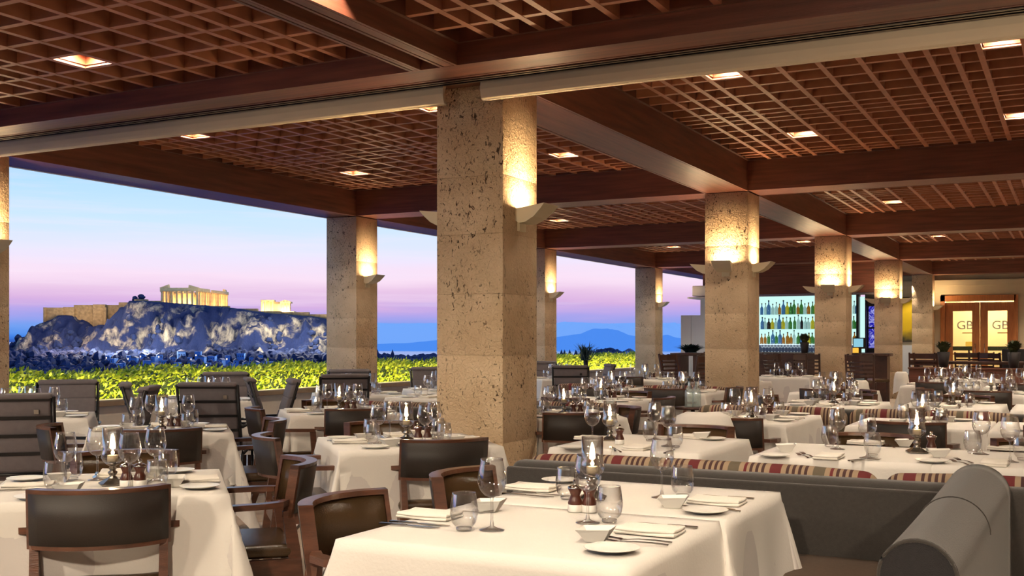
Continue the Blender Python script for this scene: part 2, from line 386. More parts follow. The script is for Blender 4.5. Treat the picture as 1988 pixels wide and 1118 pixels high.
# ================================================================== COLUMNS
zj=[0,.62,1.24,1.68,2.11,2.525,SZ]
def column(name_x,y,label,grp='travertine columns of the colonnade'):
    r=empty('column',(name_x-WC/2,y+WC/2,0),label=label,category='column',group=grp,kind='thing')
    for a,b in zip(zj,zj[1:]):
        MB().rbox(-WC/2,WC/2,-WC/2,WC/2,a+.0005,b-(.0005 if b<SZ else .006),.003,1).build('stone_block',M['trav'],r)
    MB().box(-.25,.25,-.25,.25,.01,SZ-.01).build('core',M['cap'],r)
    return r
names_in=['large pitted travertine column in the middle, nearest the camera','second travertine column with three cream sconces, rising behind the tables','third travertine column of the main row, beside the lit bar shelves','fourth travertine column, gold-lit at its foot, right of the blue panels','last slim travertine column, before the wooden doors']
names_out=['travertine column cut by the picture edge beside the near left table','lilac-lit travertine column right of the hilltop citadel','slim travertine column just behind the large middle column','travertine column with one sconce, in front of the far mountains','travertine column hidden behind the second main column']
for k in range(5):
    column(XI,YF[k+2],names_in[k])
    if k<4: column(XO,YF[k+2],names_out[k])
# sconces
scz=2.27
def sconce_proto():
    r=empty('wall_sconce')
    # wedge bowl, wall at x=0, sticking out to +x
    out=[(0,.03),(.0,-.055),(.03,-.075),(.09,-.07),(.16,-.035),(.22,.02),(.25,.055)]
    inn=[(.235,.052),(.16,-.01),(.09,-.05),(.03,-.055),(.012,.03)]
    b=MB()
    poly=out+inn
    n=len(out); w=.085
    # shell swept across y: build quads of outer and inner strips with taper to the tip
    def wid(x): return w+.035*x/.25
    vs=[];fs=[]
    for (x,z) in poly:
        vs.append((x,-wid(x),z)); vs.append((x,wid(x),z))
    m=len(poly)
    for i in range(m):
        j=(i+1)%m; fs.append((2*i,2*i+1,2*j+1,2*j))
    # side walls
    for s in (0,1):
        fs.append(tuple(2*i+s for i in range(n)))
    b.add(vs,fs); b.build('shade',M['sconce'],r)
    MB().box(-.0,.02,-.05,.05,-.13,-.05).build('bracket',M['sconce'],r)
    MB().box(.05,.15,-.05,.05,-.03,-.015).build('bulb',M['lampglow'],r)
    return r
sp=None
def put_sconce(x,y,rz,label):
    global sp
    if sp is None:
        sp=sconce_proto(); sp.location=(x,y,scz); sp.rotation_euler.z=rz; o=sp
        for k,v in dict(label=label,category='wall lamp',group='cream wedge sconces on the columns').items(): o[k]=v
    else: o=dup(sp,(x,y,scz),rz,label=label,category='wall lamp',group='cream wedge sconces on the columns')
    d=Vector((math.cos(rz),math.sin(rz),0))
    light('sconce_light','AREA',(x+d.x*.10,y+d.y*.10,scz+.035),P_SCONCE*.5,WARM2,.15,rot=(PI,0,0))
cols=['middle column nearest the camera','second main column','third main column','fourth main column','last main column']
for k in range(5):
    y=YF[k+2]
    put_sconce(XI,y+WC/2,0,'cream wedge sconce on the right face of the '+cols[k])
    if k<4: put_sconce(XI-WC,y+WC/2,PI,'cream wedge sconce on the left face of the '+cols[k])
    if k in (1,2,3): put_sconce(XI-WC/2,y,-PI/2,'cream wedge sconce seen head-on, on the front of the '+cols[k])
oc=['column at the left picture edge','lilac-lit column by the citadel','slim column behind the large one','column before the far mountains']
for k in range(4): put_sconce(XO,YF[k+2]+WC/2,0,'cream wedge sconce on the '+oc[k])
# blinds
def blind(x0,x1,label):
    r=empty('roller_blind',(x0,6.6,0),label=label,category='blind',group='rolled-up cream blinds')
    n=12; L_=x1-x0
    prof=[(.03,3.17),(.0,3.165),(-.012,3.13),(-.016,3.09),(-.008,3.05),(.0,3.03),(.01,3.022),(.03,3.022),(.03,3.03),(.012,3.05),(.004,3.09),(.03,3.15)]
    b=MB(); b.prism([(p,z) for p,z in prof],0,L_,'x'); b.build('fabric',M['blind'],r)
    MB().tube([(0,.028,3.026),(L_,.028,3.026)],.012,8).build('hem_bar',M['blind'],r)
blind(-10.0,-3.97,'long rolled-up cream blind over the view of the citadel')
blind(-3.67,2.0,'rolled-up cream blind crossing the top right')
blind(2.05,7.5,'rolled-up cream blind farther right')
# ceiling downlights
DL=[]
xl=xpat(-6.81); xr=xpat(-.93)
def cell(v,arr):
    arr=sorted(arr)
    for a,b in zip(arr,arr[1:]):
        if a<=v<b: return (a+b)/2,(b-a)
    return v,.3
M['lamp_orange']=mat('coffer side in lamp orange',(150,74,46),.5)  # lamp's orange glow on the coffer sides is put into this colour
def downlight(x,y,z,cw,ch,label,pw=1.):
    r=empty('ceiling_light',(x,y,z),label=label,category='ceiling light',group='square lit coffers in the lattice')
    hx,hy=cw/2-.024,ch/2-.024
    MB().box(-hx,hx,-hy,-hy+.006,.02,.2).box(-hx,hx,hy-.006,hy,.02,.2).box(-hx,-hx+.006,-hy,hy,.02,.2).box(hx-.006,hx,-hy,hy,.02,.2).build('housing',M['lamp_orange'],r)
    MB().lathe([(0,.155),(.045,.155),(.05,.165),(.05,.19),(0,.19)],16).build('lamp',M['lampglow'],r)
    light('downlight','SPOT',(x,y,z+.15),P_DOWN*pw,WARM,.05,spot=140,blend=.6)
nm=0
rowname=['first bay','second bay','third bay','fourth bay']
for k in range(4):
    y0=YF[k+2]+WC; ys=ypat(y0)
    for yy,yn_ in ((y0+1.65,'near'),(y0+4.6,'far')):
        cy,ch=cell(yy,ys)
        for xx,tx in ((-8.4,'left bay, terrace side'),(-5.46,'left bay, column side')):
            cx,cw=cell(xx,xl); downlight(cx,cy,LZ,cw,ch,'lit square coffer in the %s of the left ceiling, %s row, %s'%(rowname[k],yn_,tx.split(', ')[1]))
        for xx,tx in ((-2.63,'column side'),(-.52,'middle'),(.9,'right side')):
            cx,cw=cell(xx,xr); downlight(cx,cy,LZ,cw,ch,'lit square coffer in the %s of the right ceiling, %s row, %s'%(rowname[k],yn_,tx))
for (x,y,t) in ((-6.2,5.3,'near left lattice above the near left table'),(-3.43,4.55,'near lattice just right of the double beam'),(-6.2,2.4,'near left lattice, nearer the camera'),(-1.2,2.4,'near lattice over the booth table'),(-8.7,2.4,'near left lattice by the terrace edge, added unseen'),(.9,2.4,'near right lattice close to the camera, added unseen'),(-1.2,5.3,'near lattice over the front booth'),(-3.0,1.5,'lattice close above the camera')):  # terrace-edge and near right lamps added out of view to brighten the blinds
    xs_=xpat(-6.86 if x<-4 else -.93)+[-3.58]
    cx,cw=cell(x,xs_); cy,ch=cell(y,yn); downlight(cx,cy,NB,cw,ch,'lit square coffer in the '+t)
for x in (4.5,):
    for y in (2.,5.,9.5,13,17,21,27): light('downlight','SPOT',(x,y,3.3),P_DOWN*1.6,WARM,.1,spot=140,blend=.6)
# unseen fill spots added behind the camera, aimed into the room
for (x,y,rx,rz) in ((-7.5,-.6,62,14),(-4.2,-.8,64,6),(-1.0,-.8,66,-4),(2.4,-.8,66,8)):
    light('fill_spot','SPOT',(x,y,3.0),P_FRONT,WARM,.12,rot=(rad(rx-11),0,rad(rz)),spot=84,blend=.45)
# little track spots in the beam channel
for (y,t) in ((4.9,'nearer'),(6.0,'by the blind')):
    r=empty('track_spot',(-3.785,y,NS+.1),label='small silver spotlight in the slot of the double beam, '+t,category='spotlight',group='spots in the beam slot')
    MB().tube([(0,-.05,0),(0,.04,0)],.018,10).build('head',M['chrome'],r); MB().box(-.008,.008,-.02,0,.01,.06).build('stem',M['chrome'],r)

# ================================================================== PROTOTYPES (each is used for the first copy, then dup)
PROTO={}
def use(kind,maker,loc,rz,**tg):
    if kind not in PROTO:
        o=maker(); PROTO[kind]=o; o.location=loc; o.rotation_euler.z=rz
        for k,v in tg.items(): o[k]=v
        KIDS[o.name]=[(a,list(a.children)) for a in o.children]
        return o
    return dup(PROTO[kind],loc,rz,**tg)
# ---- armchair, origin on the floor, facing +y
def armchair():
    r=empty('armchair')
    W_=.27
    MB().rbox(-.245,.245,-.19,.27,.415,.475,.03,3).build('seat',M['leather'],r)
    f=MB(); f.box(-.25,.25,.245,.27,.34,.415).box(-.25,.25,-.22,-.195,.34,.415).box(-.25,-.225,-.2,.25,.34,.415).box(.225,.25,-.2,.25,.34,.415)
    f.build('seat_frame',M['chair'],r)
    # curved back
    def arc(u,z,off=0):
        # u in -1..1 ; chord half .23 ; concave toward +y
        a=u*rad(46); rr=.32+off
        tilt=(z-.6)*.16
        return (rr*math.sin(a),-.165-tilt+.32-rr*math.cos(a)-.09,z)
    n=12
    def shell(z0,z1,o0,o1,u0=-1,u1=1):
        vs=[];fs=[]
        for i in range(n+1):
            u=u0+(u1-u0)*i/n
            for (z,o) in ((z0,o0),(z1,o0),(z1,o1),(z0,o1)): vs.append(arc(u,z,o))
        for i in range(n):
            for k in range(4):
                j=(k+1)%4; fs.append((4*i+k,4*i+j,4*i+4+j,4*i+4+k))
        fs+=[(0,1,2,3),(4*n+3,4*n+2,4*n+1,4*n)]
        return vs,fs
    zb,zt=.59,.812
    p=MB(); p.add(*shell(zb+.02,zt-.02,-.012,.0,-.93,.93),sm=True); p.build('back_pad',M['leather'],r)
    p=MB(); p.add(*shell(zb+.016,zt-.016,.002,.030,-.95,.95),sm=True); p.build('back_cover',M['leather_out'],r)
    b=MB(); b.add(*shell(zt-.018,zt,-.02,.028)); b.add(*shell(zb,zb+.016,-.02,.028))
    b.add(*shell(zb,zt,-.02,.028,-1,-.935)); b.add(*shell(zb,zt,-.02,.028,.935,1)); b.build('back_frame',M['chair'],r)
    for s in (-1,1):
        # arm: from back frame curving outward and forward
        pts=[(s*.222,-.16,.655),(s*.262,-.13,.652),(s*.285,-.06,.65),(s*.29,.05,.648),(s*.288,.17,.645),(s*.285,.2,.645)]
        MB().sweep(pts,[.03,.045,.05,.05,.05,.05],.024).build('armrest',M['chair'],r)
        MB().sweep([(s*.285,.185,.635),(s*.275,.2,.4),(s*.262,.235,0)],[.03,.034,.026],[.045,.04,.03],up=(0,1,0)).build('leg',M['chair'],r)
        MB().sweep([(s*.225,-.165,.62),(s*.222,-.19,.45),(s*.225,-.215,.25),(s*.24,-.30,0)],[.03,.034,.034,.028],[.045,.055,.05,.034],up=(0,1,0)).build('leg',M['chair'],r)
    return r
# ---- high-back terrace chair with banded cushion, facing +y
def terrace_chair():
    r=empty('terrace_chair'); tl=.30
    def lean(x,y,z): return (x,y-(z-.45)*tl if z>.45 else y,z)
    fr=MB()
    for s in (-1,1):
        fr.tube([(s*.25,-.20-.53*tl,.975),(s*.25,-.2,.45),(s*.25,-.14,.38),(s*.25,.28,.42)],.014,6)
        fr.tube([(s*.25,.26,.42),(s*.25,.28,0)],.012,6); fr.tube([(s*.25,-.16,.38),(s*.25,-.26,0)],.012,6)
        fr.tube([(s*.27,-.27,.62),(s*.27,.2,.63),(s*.255,.27,.42)],.014,6)
    fr.tube([(-.25,-.2,.45),(.25,-.2,.45)],.012,6); fr.tube([(-.25,.25,.42),(.25,.25,.42)],.012,6)
    fr.build('frame',M['black'],r)
    MB().rbox(-.235,.235,-.15,.26,.40,.47,.03,3).build('seat',M['recl'],r)
    c=MB()
    for i in range(4):
        z0=.47+i*.122; c.rbox(-.235,.235,-.215,-.15,z0-.006,z0+.128,.022,3)
    c.map(lean); c.build('cushion',M['recl'],r)
    q=MB().rbox(-.245,.245,-.228,-.135,.955,1.0,.022,3).map(lean); q.build('headroll',M['recl'],r)
    q=MB()
    for i in range(4): q.box(-.238,.238,-.222,-.196,.592+i*.122-.012,.592+i*.122+.010)
    q.map(lean); q.build('strap',M['black'],r)
    t=MB().box(.13,.16,-.226,-.216,.86,.89).map(lean); t.build('buckle',M['steel'],r)
    return r
def dining_table(h):
    def mk():
        r=empty('dining_table')
        MB().rbox(-h[0]+.01,h[0]-.01,-h[1]+.01,h[1]-.01,.71,.742,.01,1).build('tabletop',M['darkwood'],r)
        for s in (-1,1):
            for t in (-1,1): MB().sweep([(s*(h[0]-.07),t*(h[1]-.07),.71),(s*(h[0]-.07),t*(h[1]-.07),0)],[.05,.035],[.05,.035],up=(0,1,0)).build('leg',M['darkwood'],r)
        return r
    return mk
def cloth_bm(hx,hy,drop,flare,seed,top,wave=.012,nseg=9):
    rr=random.Random(seed)
    def axis(h):
        a=[-h,-h*.97,-h*.6,-h*.2,h*.2,h*.6,h*.97,h]
        d=[drop*i/nseg for i in range(1,nseg+1)]
        return [-h-q for q in reversed(d)]+[-h+2*h*i/14 for i in range(15)]+[h+q for q in d]
    X=axis(hx);Y=axis(hy); ph=[rr.uniform(0,6) for _ in range(8)]; am=[rr.uniform(.6,1.3) for _ in range(8)]
    vs=[]
    for x in X:
        for y in Y:
            dx=abs(x)-hx; dy=abs(y)-hy; sx=1 if x>0 else -1; sy=1 if y>0 else -1
            if dx<=0 and dy<=0:
                z=top-.0015+.0015*math.cos(6*x+ph[0])*math.cos(5*y); vs.append((x,y,z)); continue
            if dx>0 and dy<=0:
                t=min(1,dx/drop); hem=.004 if t>.84 else 0; w=hem+wave*t*(am[0]*math.sin(y*9*am[1]+ph[1 if x>0 else 2])+.6*math.sin(y*19+ph[3]))
                o=flare*dx*(1-.25*t)+w+ .004*(1-math.exp(-dx/.01)); edge=(abs(y)/hy)**6*.10*dx
                vs.append((sx*(hx+o+edge),y*(1+.05*t*(abs(y)/hy)**4),top-dx*.985+.003*math.exp(-dx/.008)-.003)); continue
            if dy>0 and dx<=0:
                t=min(1,dy/drop); hem=.004 if t>.84 else 0; w=hem+wave*t*(am[4]*math.sin(x*9*am[5]+ph[4 if y>0 else 5])+.6*math.sin(x*19+ph[6]))
                o=flare*dy*(1-.25*t)+w+.004*(1-math.exp(-dy/.01)); edge=(abs(x)/hx)**6*.10*dy
                vs.append((x*(1+.05*t*(abs(x)/hx)**4),sy*(hy+o+edge),top-dy*.985)); continue
            d=math.hypot(dx,dy); ph_=math.atan2(dy,dx); s2=math.sin(2*ph_)
            m=max(dx,dy); ln=m+(d-m)*1.0
            o=flare*m*(.75)+.10*m+.26*m*s2**2+.03*m*math.sin(6*ph_+ph[7])
            vs.append((sx*(hx*1.0+ (o*math.cos(ph_)) + .05*m/drop*hx*.4*math.sin(ph_)*0),sy*(hy+o*math.sin(ph_)),top-ln*.95))
    n=len(Y); fs=[]
    for i in range(len(X)-1):
        for j in range(n-1): fs.append((i*n+j,(i+1)*n+j,(i+1)*n+j+1,i*n+j+1))
    return MB().add(vs,fs,True)
# ---- tableware
def wine(full=True):
    def mk():
        k=1.12
        bowl=[(.006,.092),(.02,.098),(.033,.112),(.040,.132),(.0405,.148),(.037,.17),(.032,.195),(.0315,.2015),(.0300,.2015),(.0307,.195)]; bowl=[(a*k,b*k) for a,b in bowl]
        stem=[(.036,0),(.036,.002),(.02,.005),(.006,.012),(.0038,.03),(.0036,.08),(.006,.092),(0,.094)]; stem=[(a*k,b*k) for a,b in stem]
        if full:
            r=empty('wine_glass')
            MB().lathe(bowl,20).build('bowl',M['glass'],r); MB().lathe([(0,0)]+stem,14).build('stem',M['stemglass'],r)
            return r
        b=MB(); b.lathe(bowl,12); b.m=1; b.lathe([(0,0)]+stem,8); o=b.build('wine_glass',[M['glass'],M['stemglass']]); return o
    return mk
def tumbler(full=True):
    def mk():
        p=[(.024,.012),(.033,.022),(.0385,.045),(.038,.065),(.0325,.098),(.0318,.102),(.0302,.102),(.031,.098),(.0362,.065)]; p=[(a*1.15,b*1.18) for a,b in p]
        b=MB(); b.lathe(p,22 if full else 12); b.m=1; b.lathe([(0,0),(.022,0),(.026,.006),(.024,.012),(0,.014)],18 if full else 8)
        return b.build('tumbler',[M['glass'],M['stemglass']])
    return mk
def plate():
    return MB().lathe([(0,.004),(.045,.004),(.052,.006),(.078,.013),(.080,.0145),(.078,.0155),(.052,.009),(.045,.0075),(0,.0075)],26).build('side_plate',M['china'])
def bowl():
    b=MB()
    lv=[(.026,0),(.03,.006),(.043,.026),(.052,.038),(.0495,.038),(.040,.025),(.026,.010)]
    vs=[];fs=[]
    for (h,z) in lv:
        for (sx,sy) in ((-1,-1),(1,-1),(1,1),(-1,1)): vs.append((sx*h,sy*h*.9,z+(.004 if z>.03 else 0)*(1 if sx>0 else -.3)))
    for i in range(len(lv)-1):
        for k in range(4): j=(k+1)%4; fs.append((4*i+k,4*i+j,4*i+4+j,4*i+4+k))
    fs.append((3,2,1,0)); n=4*(len(lv)-1); fs.append((n,n+1,n+2,n+3))
    return b.add(vs,fs).build('square_bowl',M['china'])
def napkin():
    b=MB()
    for i,(w,l,z) in enumerate(((.062,.098,0),(.060,.096,.0102))):
        b.rbox(-w,w,-l,l,z,z+.0105,.005,2,f={0:3,1:5})
    rr=random.Random(3)
    b.map(lambda x,y,z:(x+.003*math.sin(y*30+z*200),y,z*(1+.25*math.sin(x*40+1)*math.cos(y*22))+.0))
    return b.build('folded_napkin',M['napkin'])
def fork():
    r=MB(); r.sweep([(0,-.10,.004),(0,-.05,.007),(0,.0,.007),(0,.035,.004)],[.012,.007,.004,.006],[.003,.003,.0025,.002])
    r.sweep([(0,.035,.004),(0,.05,.003),(0,.06,.005)],[.006,.022,.022],.0018)
    for i in range(4): r.sweep([(-.009+.006*i,.06,.005),(-.009+.006*i,.095,.009)],.0028,.0016)
    return r.build('fork',M['steel'])
def knife():
    r=MB(); r.sweep([(0,-.11,.004),(0,-.07,.005),(0,-.03,.005),(0,-.01,.005)],[.014,.009,.011,.007],[.006,.005,.005,.004])
    r.sweep([(0,-.01,.004),(.001,.03,.004),(.003,.08,.004),(0,.11,.004)],[.008,.017,.016,.004],.0016)
    return r.build('knife',M['steel'])
def candle_lamp():
    r=empty('candle_lamp')
    b=MB(); b.rbox(-.05,.05,-.05,.05,0,.008,.003,1); b.add(*pyr(.045,.02,.008,.026)); b.build('foot',M['rope'],r)
    MB().lathe([(.018,.024),(.02,.03),(.011,.036),(.018,.046),(.02,.052),(.011,.06),(.017,.068),(.012,.076),(.024,.084),(.03,.09),(.0,.09)],14).build('stem',M['rope'],r)
    MB().lathe([(.026,.088),(.04,.10),(.047,.115),(.044,.13),(.0405,.15),(.0405,.235),(.039,.235),(.039,.15),(.0425,.13)],20).build('glass_chimney',M['glass'],r)
    MB().lathe([(0,.122),(.022,.122),(.022,.093),(0,.093)],12).build('candle',M['wax'],r)
    MB().lathe([(0,.123),(.005,.127),(.0075,.132),(.004,.139),(0,.145)],8).build('flame',M['flame'],r)
    return r
def pyr(a,b,z0,z1):
    vs=[(-a,-a,z0),(a,-a,z0),(a,a,z0),(-a,a,z0),(-b,-b,z1),(b,-b,z1),(b,b,z1),(-b,b,z1)]
    return vs,[(0,3,2,1),(4,5,6,7),(0,1,5,4),(1,2,6,5),(2,3,7,6),(3,0,4,7)]
def mill():
    r=empty('salt_mill')
    MB().lathe([(0,0),(.026,0),(.027,.004),(.027,.024),(.0255,.026)],16).build('base_band',M['china'],r)
    MB().lathe([(.0255,.026),(.0265,.032),(.019,.05),(.0165,.058),(.02,.068),(.0255,.078),(.0255,.082),(0,.082)],16).build('body',M['mill'],r)
    MB().lathe([(.027,.082),(.027,.087),(.016,.092),(.006,.095),(.006,.099),(.009,.105),(.006,.112),(0,.113)],14).build('cap',M['chrome'],r)
    return r
SIDE=['near-left','far-left','far-right','near-right']
TZ=.752
def setting(x,y,rz,td,who,full,items='pwtbnfk'):
    """cover laid on the table: (x,y) midpoint of the table edge, rz = diner's facing (0 = +y)"""
    c,s=math.cos(rz),math.sin(rz); f='f' if full else 's'
    def P(a,b): return (x+a*c-b*s,y+a*s+b*c,TZ)
    j=lambda q=.012:R.uniform(-q,q)
    g=' on '+td
    def L(n): return '%s, %s place of %s'%(n,who,td)
    if 'n' in items: use('napkin',napkin,P(j(),.115+j()),rz+PI/2*0+j(.08),label=L('folded white napkin'),category='napkin',group='folded napkins'+g)
    if 'p' in items: use('plate',plate,P(-.245+j(),.10+j()),j(),label=L('round white side plate'),category='plate',group='side plates'+g)
    if 'b' in items: use('bowl',bowl,P(-.14+j(),.215+j()),rz+j(.2),label=L('small square white bowl'),category='bowl',group='square bowls'+g)
    if 'f' in items: 
        use('fork',fork,P(-.085+j(.004),.125+j()),rz+j(.08),label=L('inner silver fork'),category='fork',group='forks'+g)
        if full: use('fork',fork,P(-.115+j(.004),.118+j()),rz+j(.08),label=L('outer silver fork'),category='fork',group='forks'+g)
    if 'k' in items: use('knife',knife,P(.085+j(.004),.13+j()),rz+j(.06),label=L('silver knife'),category='knife',group='knives'+g)
    if 'w' in items: use('wine'+f,wine(full),P(.07+j(),.275+j()),0,label=L('stemmed wine glass'),category='wine glass',group='wine glasses'+g)
    if 't' in items: use('tumbler'+f,tumbler(full),P(.165+j(),.23+j()),0,label=L('stemless water tumbler'),category='tumbler',group='tumblers'+g)
TABN=0; TABS=[]
def table(cx,cy,rot,hx,hy,td,seats,full=True,items='pwtbnfk',center='cm',drop=.33,under=.52,outdoor=False):
    global TABN; TABN+=1; TABS.append((cx,cy,rad(rot),hx,hy))
    rz=rad(rot); key='table%.2f_%.2f'%(hx,hy)
    use(key,dining_table((hx,hy)),(cx,cy,0),rz,label='dark dining table hidden under the cloth of '+td,category='table',group='dining tables')
    o=cloth_bm(hx,hy,drop,.05,TABN,.752).build('tablecloth',M['cloth'],None,(cx,cy,0),rz,label='white cloth draped over '+td,category='tablecloth',group='white tablecloths')
    u=cloth_bm(hx-.004,hy-.004,under,.05,TABN+50,.7455,.01).build('undercloth',M['cloth2'],o)
    c,s=math.cos(rz),math.sin(rz)
    def P(a,b): return (cx+a*c-b*s,cy+a*s+b*c)
    for sd in seats:
        nm,frac,who=sd if len(sd)==3 else (sd[0],sd[1],None)
        a={'S':(frac*hx,-hy,0),'N':(frac*hx,hy,PI),'E':(hx,frac*hy,PI/2),'W':(-hx,frac*hy,-PI/2)}[nm]
        if who is None:
            q=P(a[0],a[1]); lx=(q[0]-cx)*CT+(q[1]-cy)*ST; ly=-(q[0]-cx)*ST+(q[1]-cy)*CT
            ang=math.atan2(ly,lx)/PI*4
            k=int(round(ang))%8
            who=['right-hand','back right','back','back left','left-hand','front left','front','front right'][k]
        x,y=P(a[0],a[1]); setting(x,y,rz+a[2],td,who,full,items)
    if 'c' in center:
        x,y=P(0,0); use('lamp',candle_lamp,(x,y,TZ),rz+.2,label='lit candle lamp with glass chimney on '+td,category='candle lamp',group='candle lamps on the tables')
        light('candle_light','POINT',(x,y,TZ+.142),P_CANDLE,WARM2,.012)
    if 'm' in center:
        x,y=P(0,0); rx,ry=CT,ST
        use('mill',mill,(x+rx*.075-ST*-.05,y+ry*.075-CT*.05,TZ),.3,label='left brown chrome-capped mill on '+td,category='mill',group='mill pairs on the tables')
        use('mill',mill,(x+rx*.13+ST*.05,y+ry*.13-CT*.05,TZ),.8,label='right brown chrome-capped mill on '+td,category='mill',group='mill pairs on the tables')
def pushback(x,y,face,gap):
    a=rad(face); fx,fy=math.cos(a),math.sin(a); best=0
    for (cx,cy,rz,hx,hy) in TABS:
        c,s_=math.cos(-rz),math.sin(-rz); lx=(x-cx)*c-(y-cy)*s_; ly=(x-cx)*s_+(y-cy)*c; dx=fx*c-fy*s_; dy=fx*s_+fy*c
        # entry of the backward-extended line into the table rectangle
        t0,t1=-9,9; ok=True
        for p,q,h in ((lx,dx,hx),(ly,dy,hy)):
            if abs(q)<1e-6:
                if abs(p)>h: ok=False
            else:
                u,v=sorted(((-h-p)/q,(h-p)/q)); t0=max(t0,u); t1=min(t1,v)
        if not ok or t0>t1 or t1<0 or t0>.9: continue
        if t0<gap: best=max(best,gap-t0)
    return x-fx*best,y-fy*best
def chair(x,y,face,label,grp='dark leather armchairs at the tables'):
    """x,y = middle of the top of the back; face = facing angle in degrees (0=+x)"""
    x,y=pushback(x,y,face,.14); a=rad(face); d=.27
    use('armchair',armchair,(x+math.cos(a)*d,y+math.sin(a)*d,0),a-PI/2,label=label,category='armchair',group=grp)
def tchair(x,y,face,label):
    x,y=pushback(x,y,face,.42); a=rad(face); d=.35
    use('terrace_chair',terrace_chair,(x+math.cos(a)*d,y+math.sin(a)*d,0),a-PI/2,label=label,category='chair',group='cushioned terrace chairs')
def put(kind,mk,px,py,rz,label,cat,grp,dz=0):
    x,y=W(px,py,TZ); use(kind,mk,(x,y,TZ+dz),rz,label=label,category=cat,group=grp)
    return x,y
# ================================================================== TABLES
def four(*w): return list(w)
t='the nearest booth table'
table(-1.515,3.085,0,.465,.425,t,[],center='')
t2='the second booth table'
table(-1.505,3.90,0,.47,.385,t2,[],center='')
G=' on the booth tables'
put('winef',wine(),955,1029,0,'wine glass at the left corner of the booth table, before the column foot','wine glass','wine glasses'+G)
put('winef',wine(),1141,1015,0,'wine glass in the middle of the booth table, before the candle','wine glass','wine glasses'+G)
put('winef',wine(),1285,966,0,'wine glass at the back of the booth table, left of a tumbler','wine glass','wine glasses'+G)
put('tumblerf',tumbler(),901,1030,0,'water tumbler at the front left of the booth table','tumbler','tumblers'+G)
put('tumblerf',tumbler(),1183,1014,0,'water tumbler right of the two small mills','tumbler','tumblers'+G)
put('tumblerf',tumbler(),1325,965,0,'water tumbler at the back right of the booth table','tumbler','tumblers'+G)
put('tumblerf',tumbler(),1101,969,0,'water tumbler behind the left mill of the booth table','tumbler','tumblers'+G)
put('mill',mill,1117,993,.2,'left one of the two small mills on the booth table','mill','mills'+G)
put('mill',mill,1144,994,.9,'right one of the two small mills on the booth table','mill','mills'+G)
x,y=put('lamp',candle_lamp,1150,968,.3,'candle lamp glowing at the back of the booth table','candle lamp','candle lamps on the tables')
light('candle_light','POINT',(x,y,TZ+.142),P_CANDLE,WARM2,.012)
put('plate',plate,1188,1071,0,'round white side plate at the front of the booth table','plate','side plates'+G)
put('plate',plate,1369,996,0,'round white side plate at the right of the booth table','plate','side plates'+G)
put('plate',plate,1088,936,0,'round white side plate at the far left of the booth table','plate','side plates'+G)
put('bowl',bowl,1157,1050,.15,'square white bowl at the front of the booth table','bowl','square bowls'+G)
put('bowl',bowl,1307,985,.2,'square white bowl at the right of the booth table','bowl','square bowls'+G)
put('bowl',bowl,950,992,.2,'square white bowl behind the left wine glass of the booth table','bowl','square bowls'+G)
for (px,py,l) in ((1262,1034,'front right'),(1392,977,'back right'),(835,1004,'front left'),(1035,950,'back left')):
    put('napkin',napkin,px,py,PI/2+.03,'folded white napkin at the %s of the booth table'%l,'napkin','folded napkins'+G)
for (px,py,a,l) in ((1290,1021,PI/2,'knife'+' behind the front right napkin'),(1408,966,PI/2,'knife behind the back right napkin')):
    put('knife',knife,px,py,a,'silver '+l+' of the booth table','knife','knives'+G)
for (px,py,l) in ((795,1022,'lower'),(815,1018,'upper')):
    put('knife',knife,px,py,-PI/2+.06,'%s silver knife at the left edge of the booth table'%l,'knife','knives'+G)
for (px,py,l) in ((1025,963,'lower'),(1045,960,'upper')):
    put('knife',knife,px,py,-PI/2,'%s silver knife at the back left of the booth table'%l,'knife','knives'+G)
for (px,py,l) in ((1240,1051,'front fork'),(1232,1056,'front outer fork'),(1372,988,'back right fork'),(1382,991,'back right outer fork')):
    put('fork',fork,px,py,PI/2+.1,'silver %s on the booth table'%l,'fork','forks'+G)
put('fork',fork,905,996,-PI/2+.5,'silver fork beside the bowl at the left of the booth table','fork','forks'+G)
S4=[('S',0),('N',0),('E',0),('W',0)]
table(-3.54,3.23,45,.445,.445,'the near left table',S4)
table(-5.42,5.36,45,.44,.44,'the second-row left table',S4)
table(-3.52,5.42,45,.46,.46,'the table left of the middle column',S4)
table(-5.5,7.44,45,.45,.45,'the table before the lilac-lit column',S4)
table(-2.19,6.0,0,.43,.5,'the table behind the booth bench',[],center='')
table(-1.06,5.97,0,.44,.42,'the long right table left half',[],center='')
table(-.17,5.97,0,.445,.42,'the long right table right half',[],center='')
MK=dict(w=('winef',wine(),'wine glass','stemmed wine glass'),t=('tumblerf',tumbler(),'tumbler','water tumbler'),p=('plate',plate,'plate','round white side plate'),b=('bowl',bowl,'bowl','square white bowl'),n=('napkin',napkin,'napkin','folded white napkin'),f=('fork',fork,'fork','silver fork'),k=('knife',knife,'knife','silver knife'),m=('mill',mill,'mill','brown chrome-capped mill'),l=('lamp',candle_lamp,'candle lamp','lit candle lamp with glass chimney'))
def lay(td,items):
    for (c,px,py,rz,where) in items:
        kd,mk,cat,nm=MK[c]; x,y=put(kd,mk,px,py,rz,'%s %s on %s'%(nm,where,td),cat,'%ss on %s'%(cat,td) if c!='l' else 'candle lamps on the tables')
        if c=='l': light('candle_light','POINT',(x,y,TZ+.142),P_CANDLE,WARM2,.012)
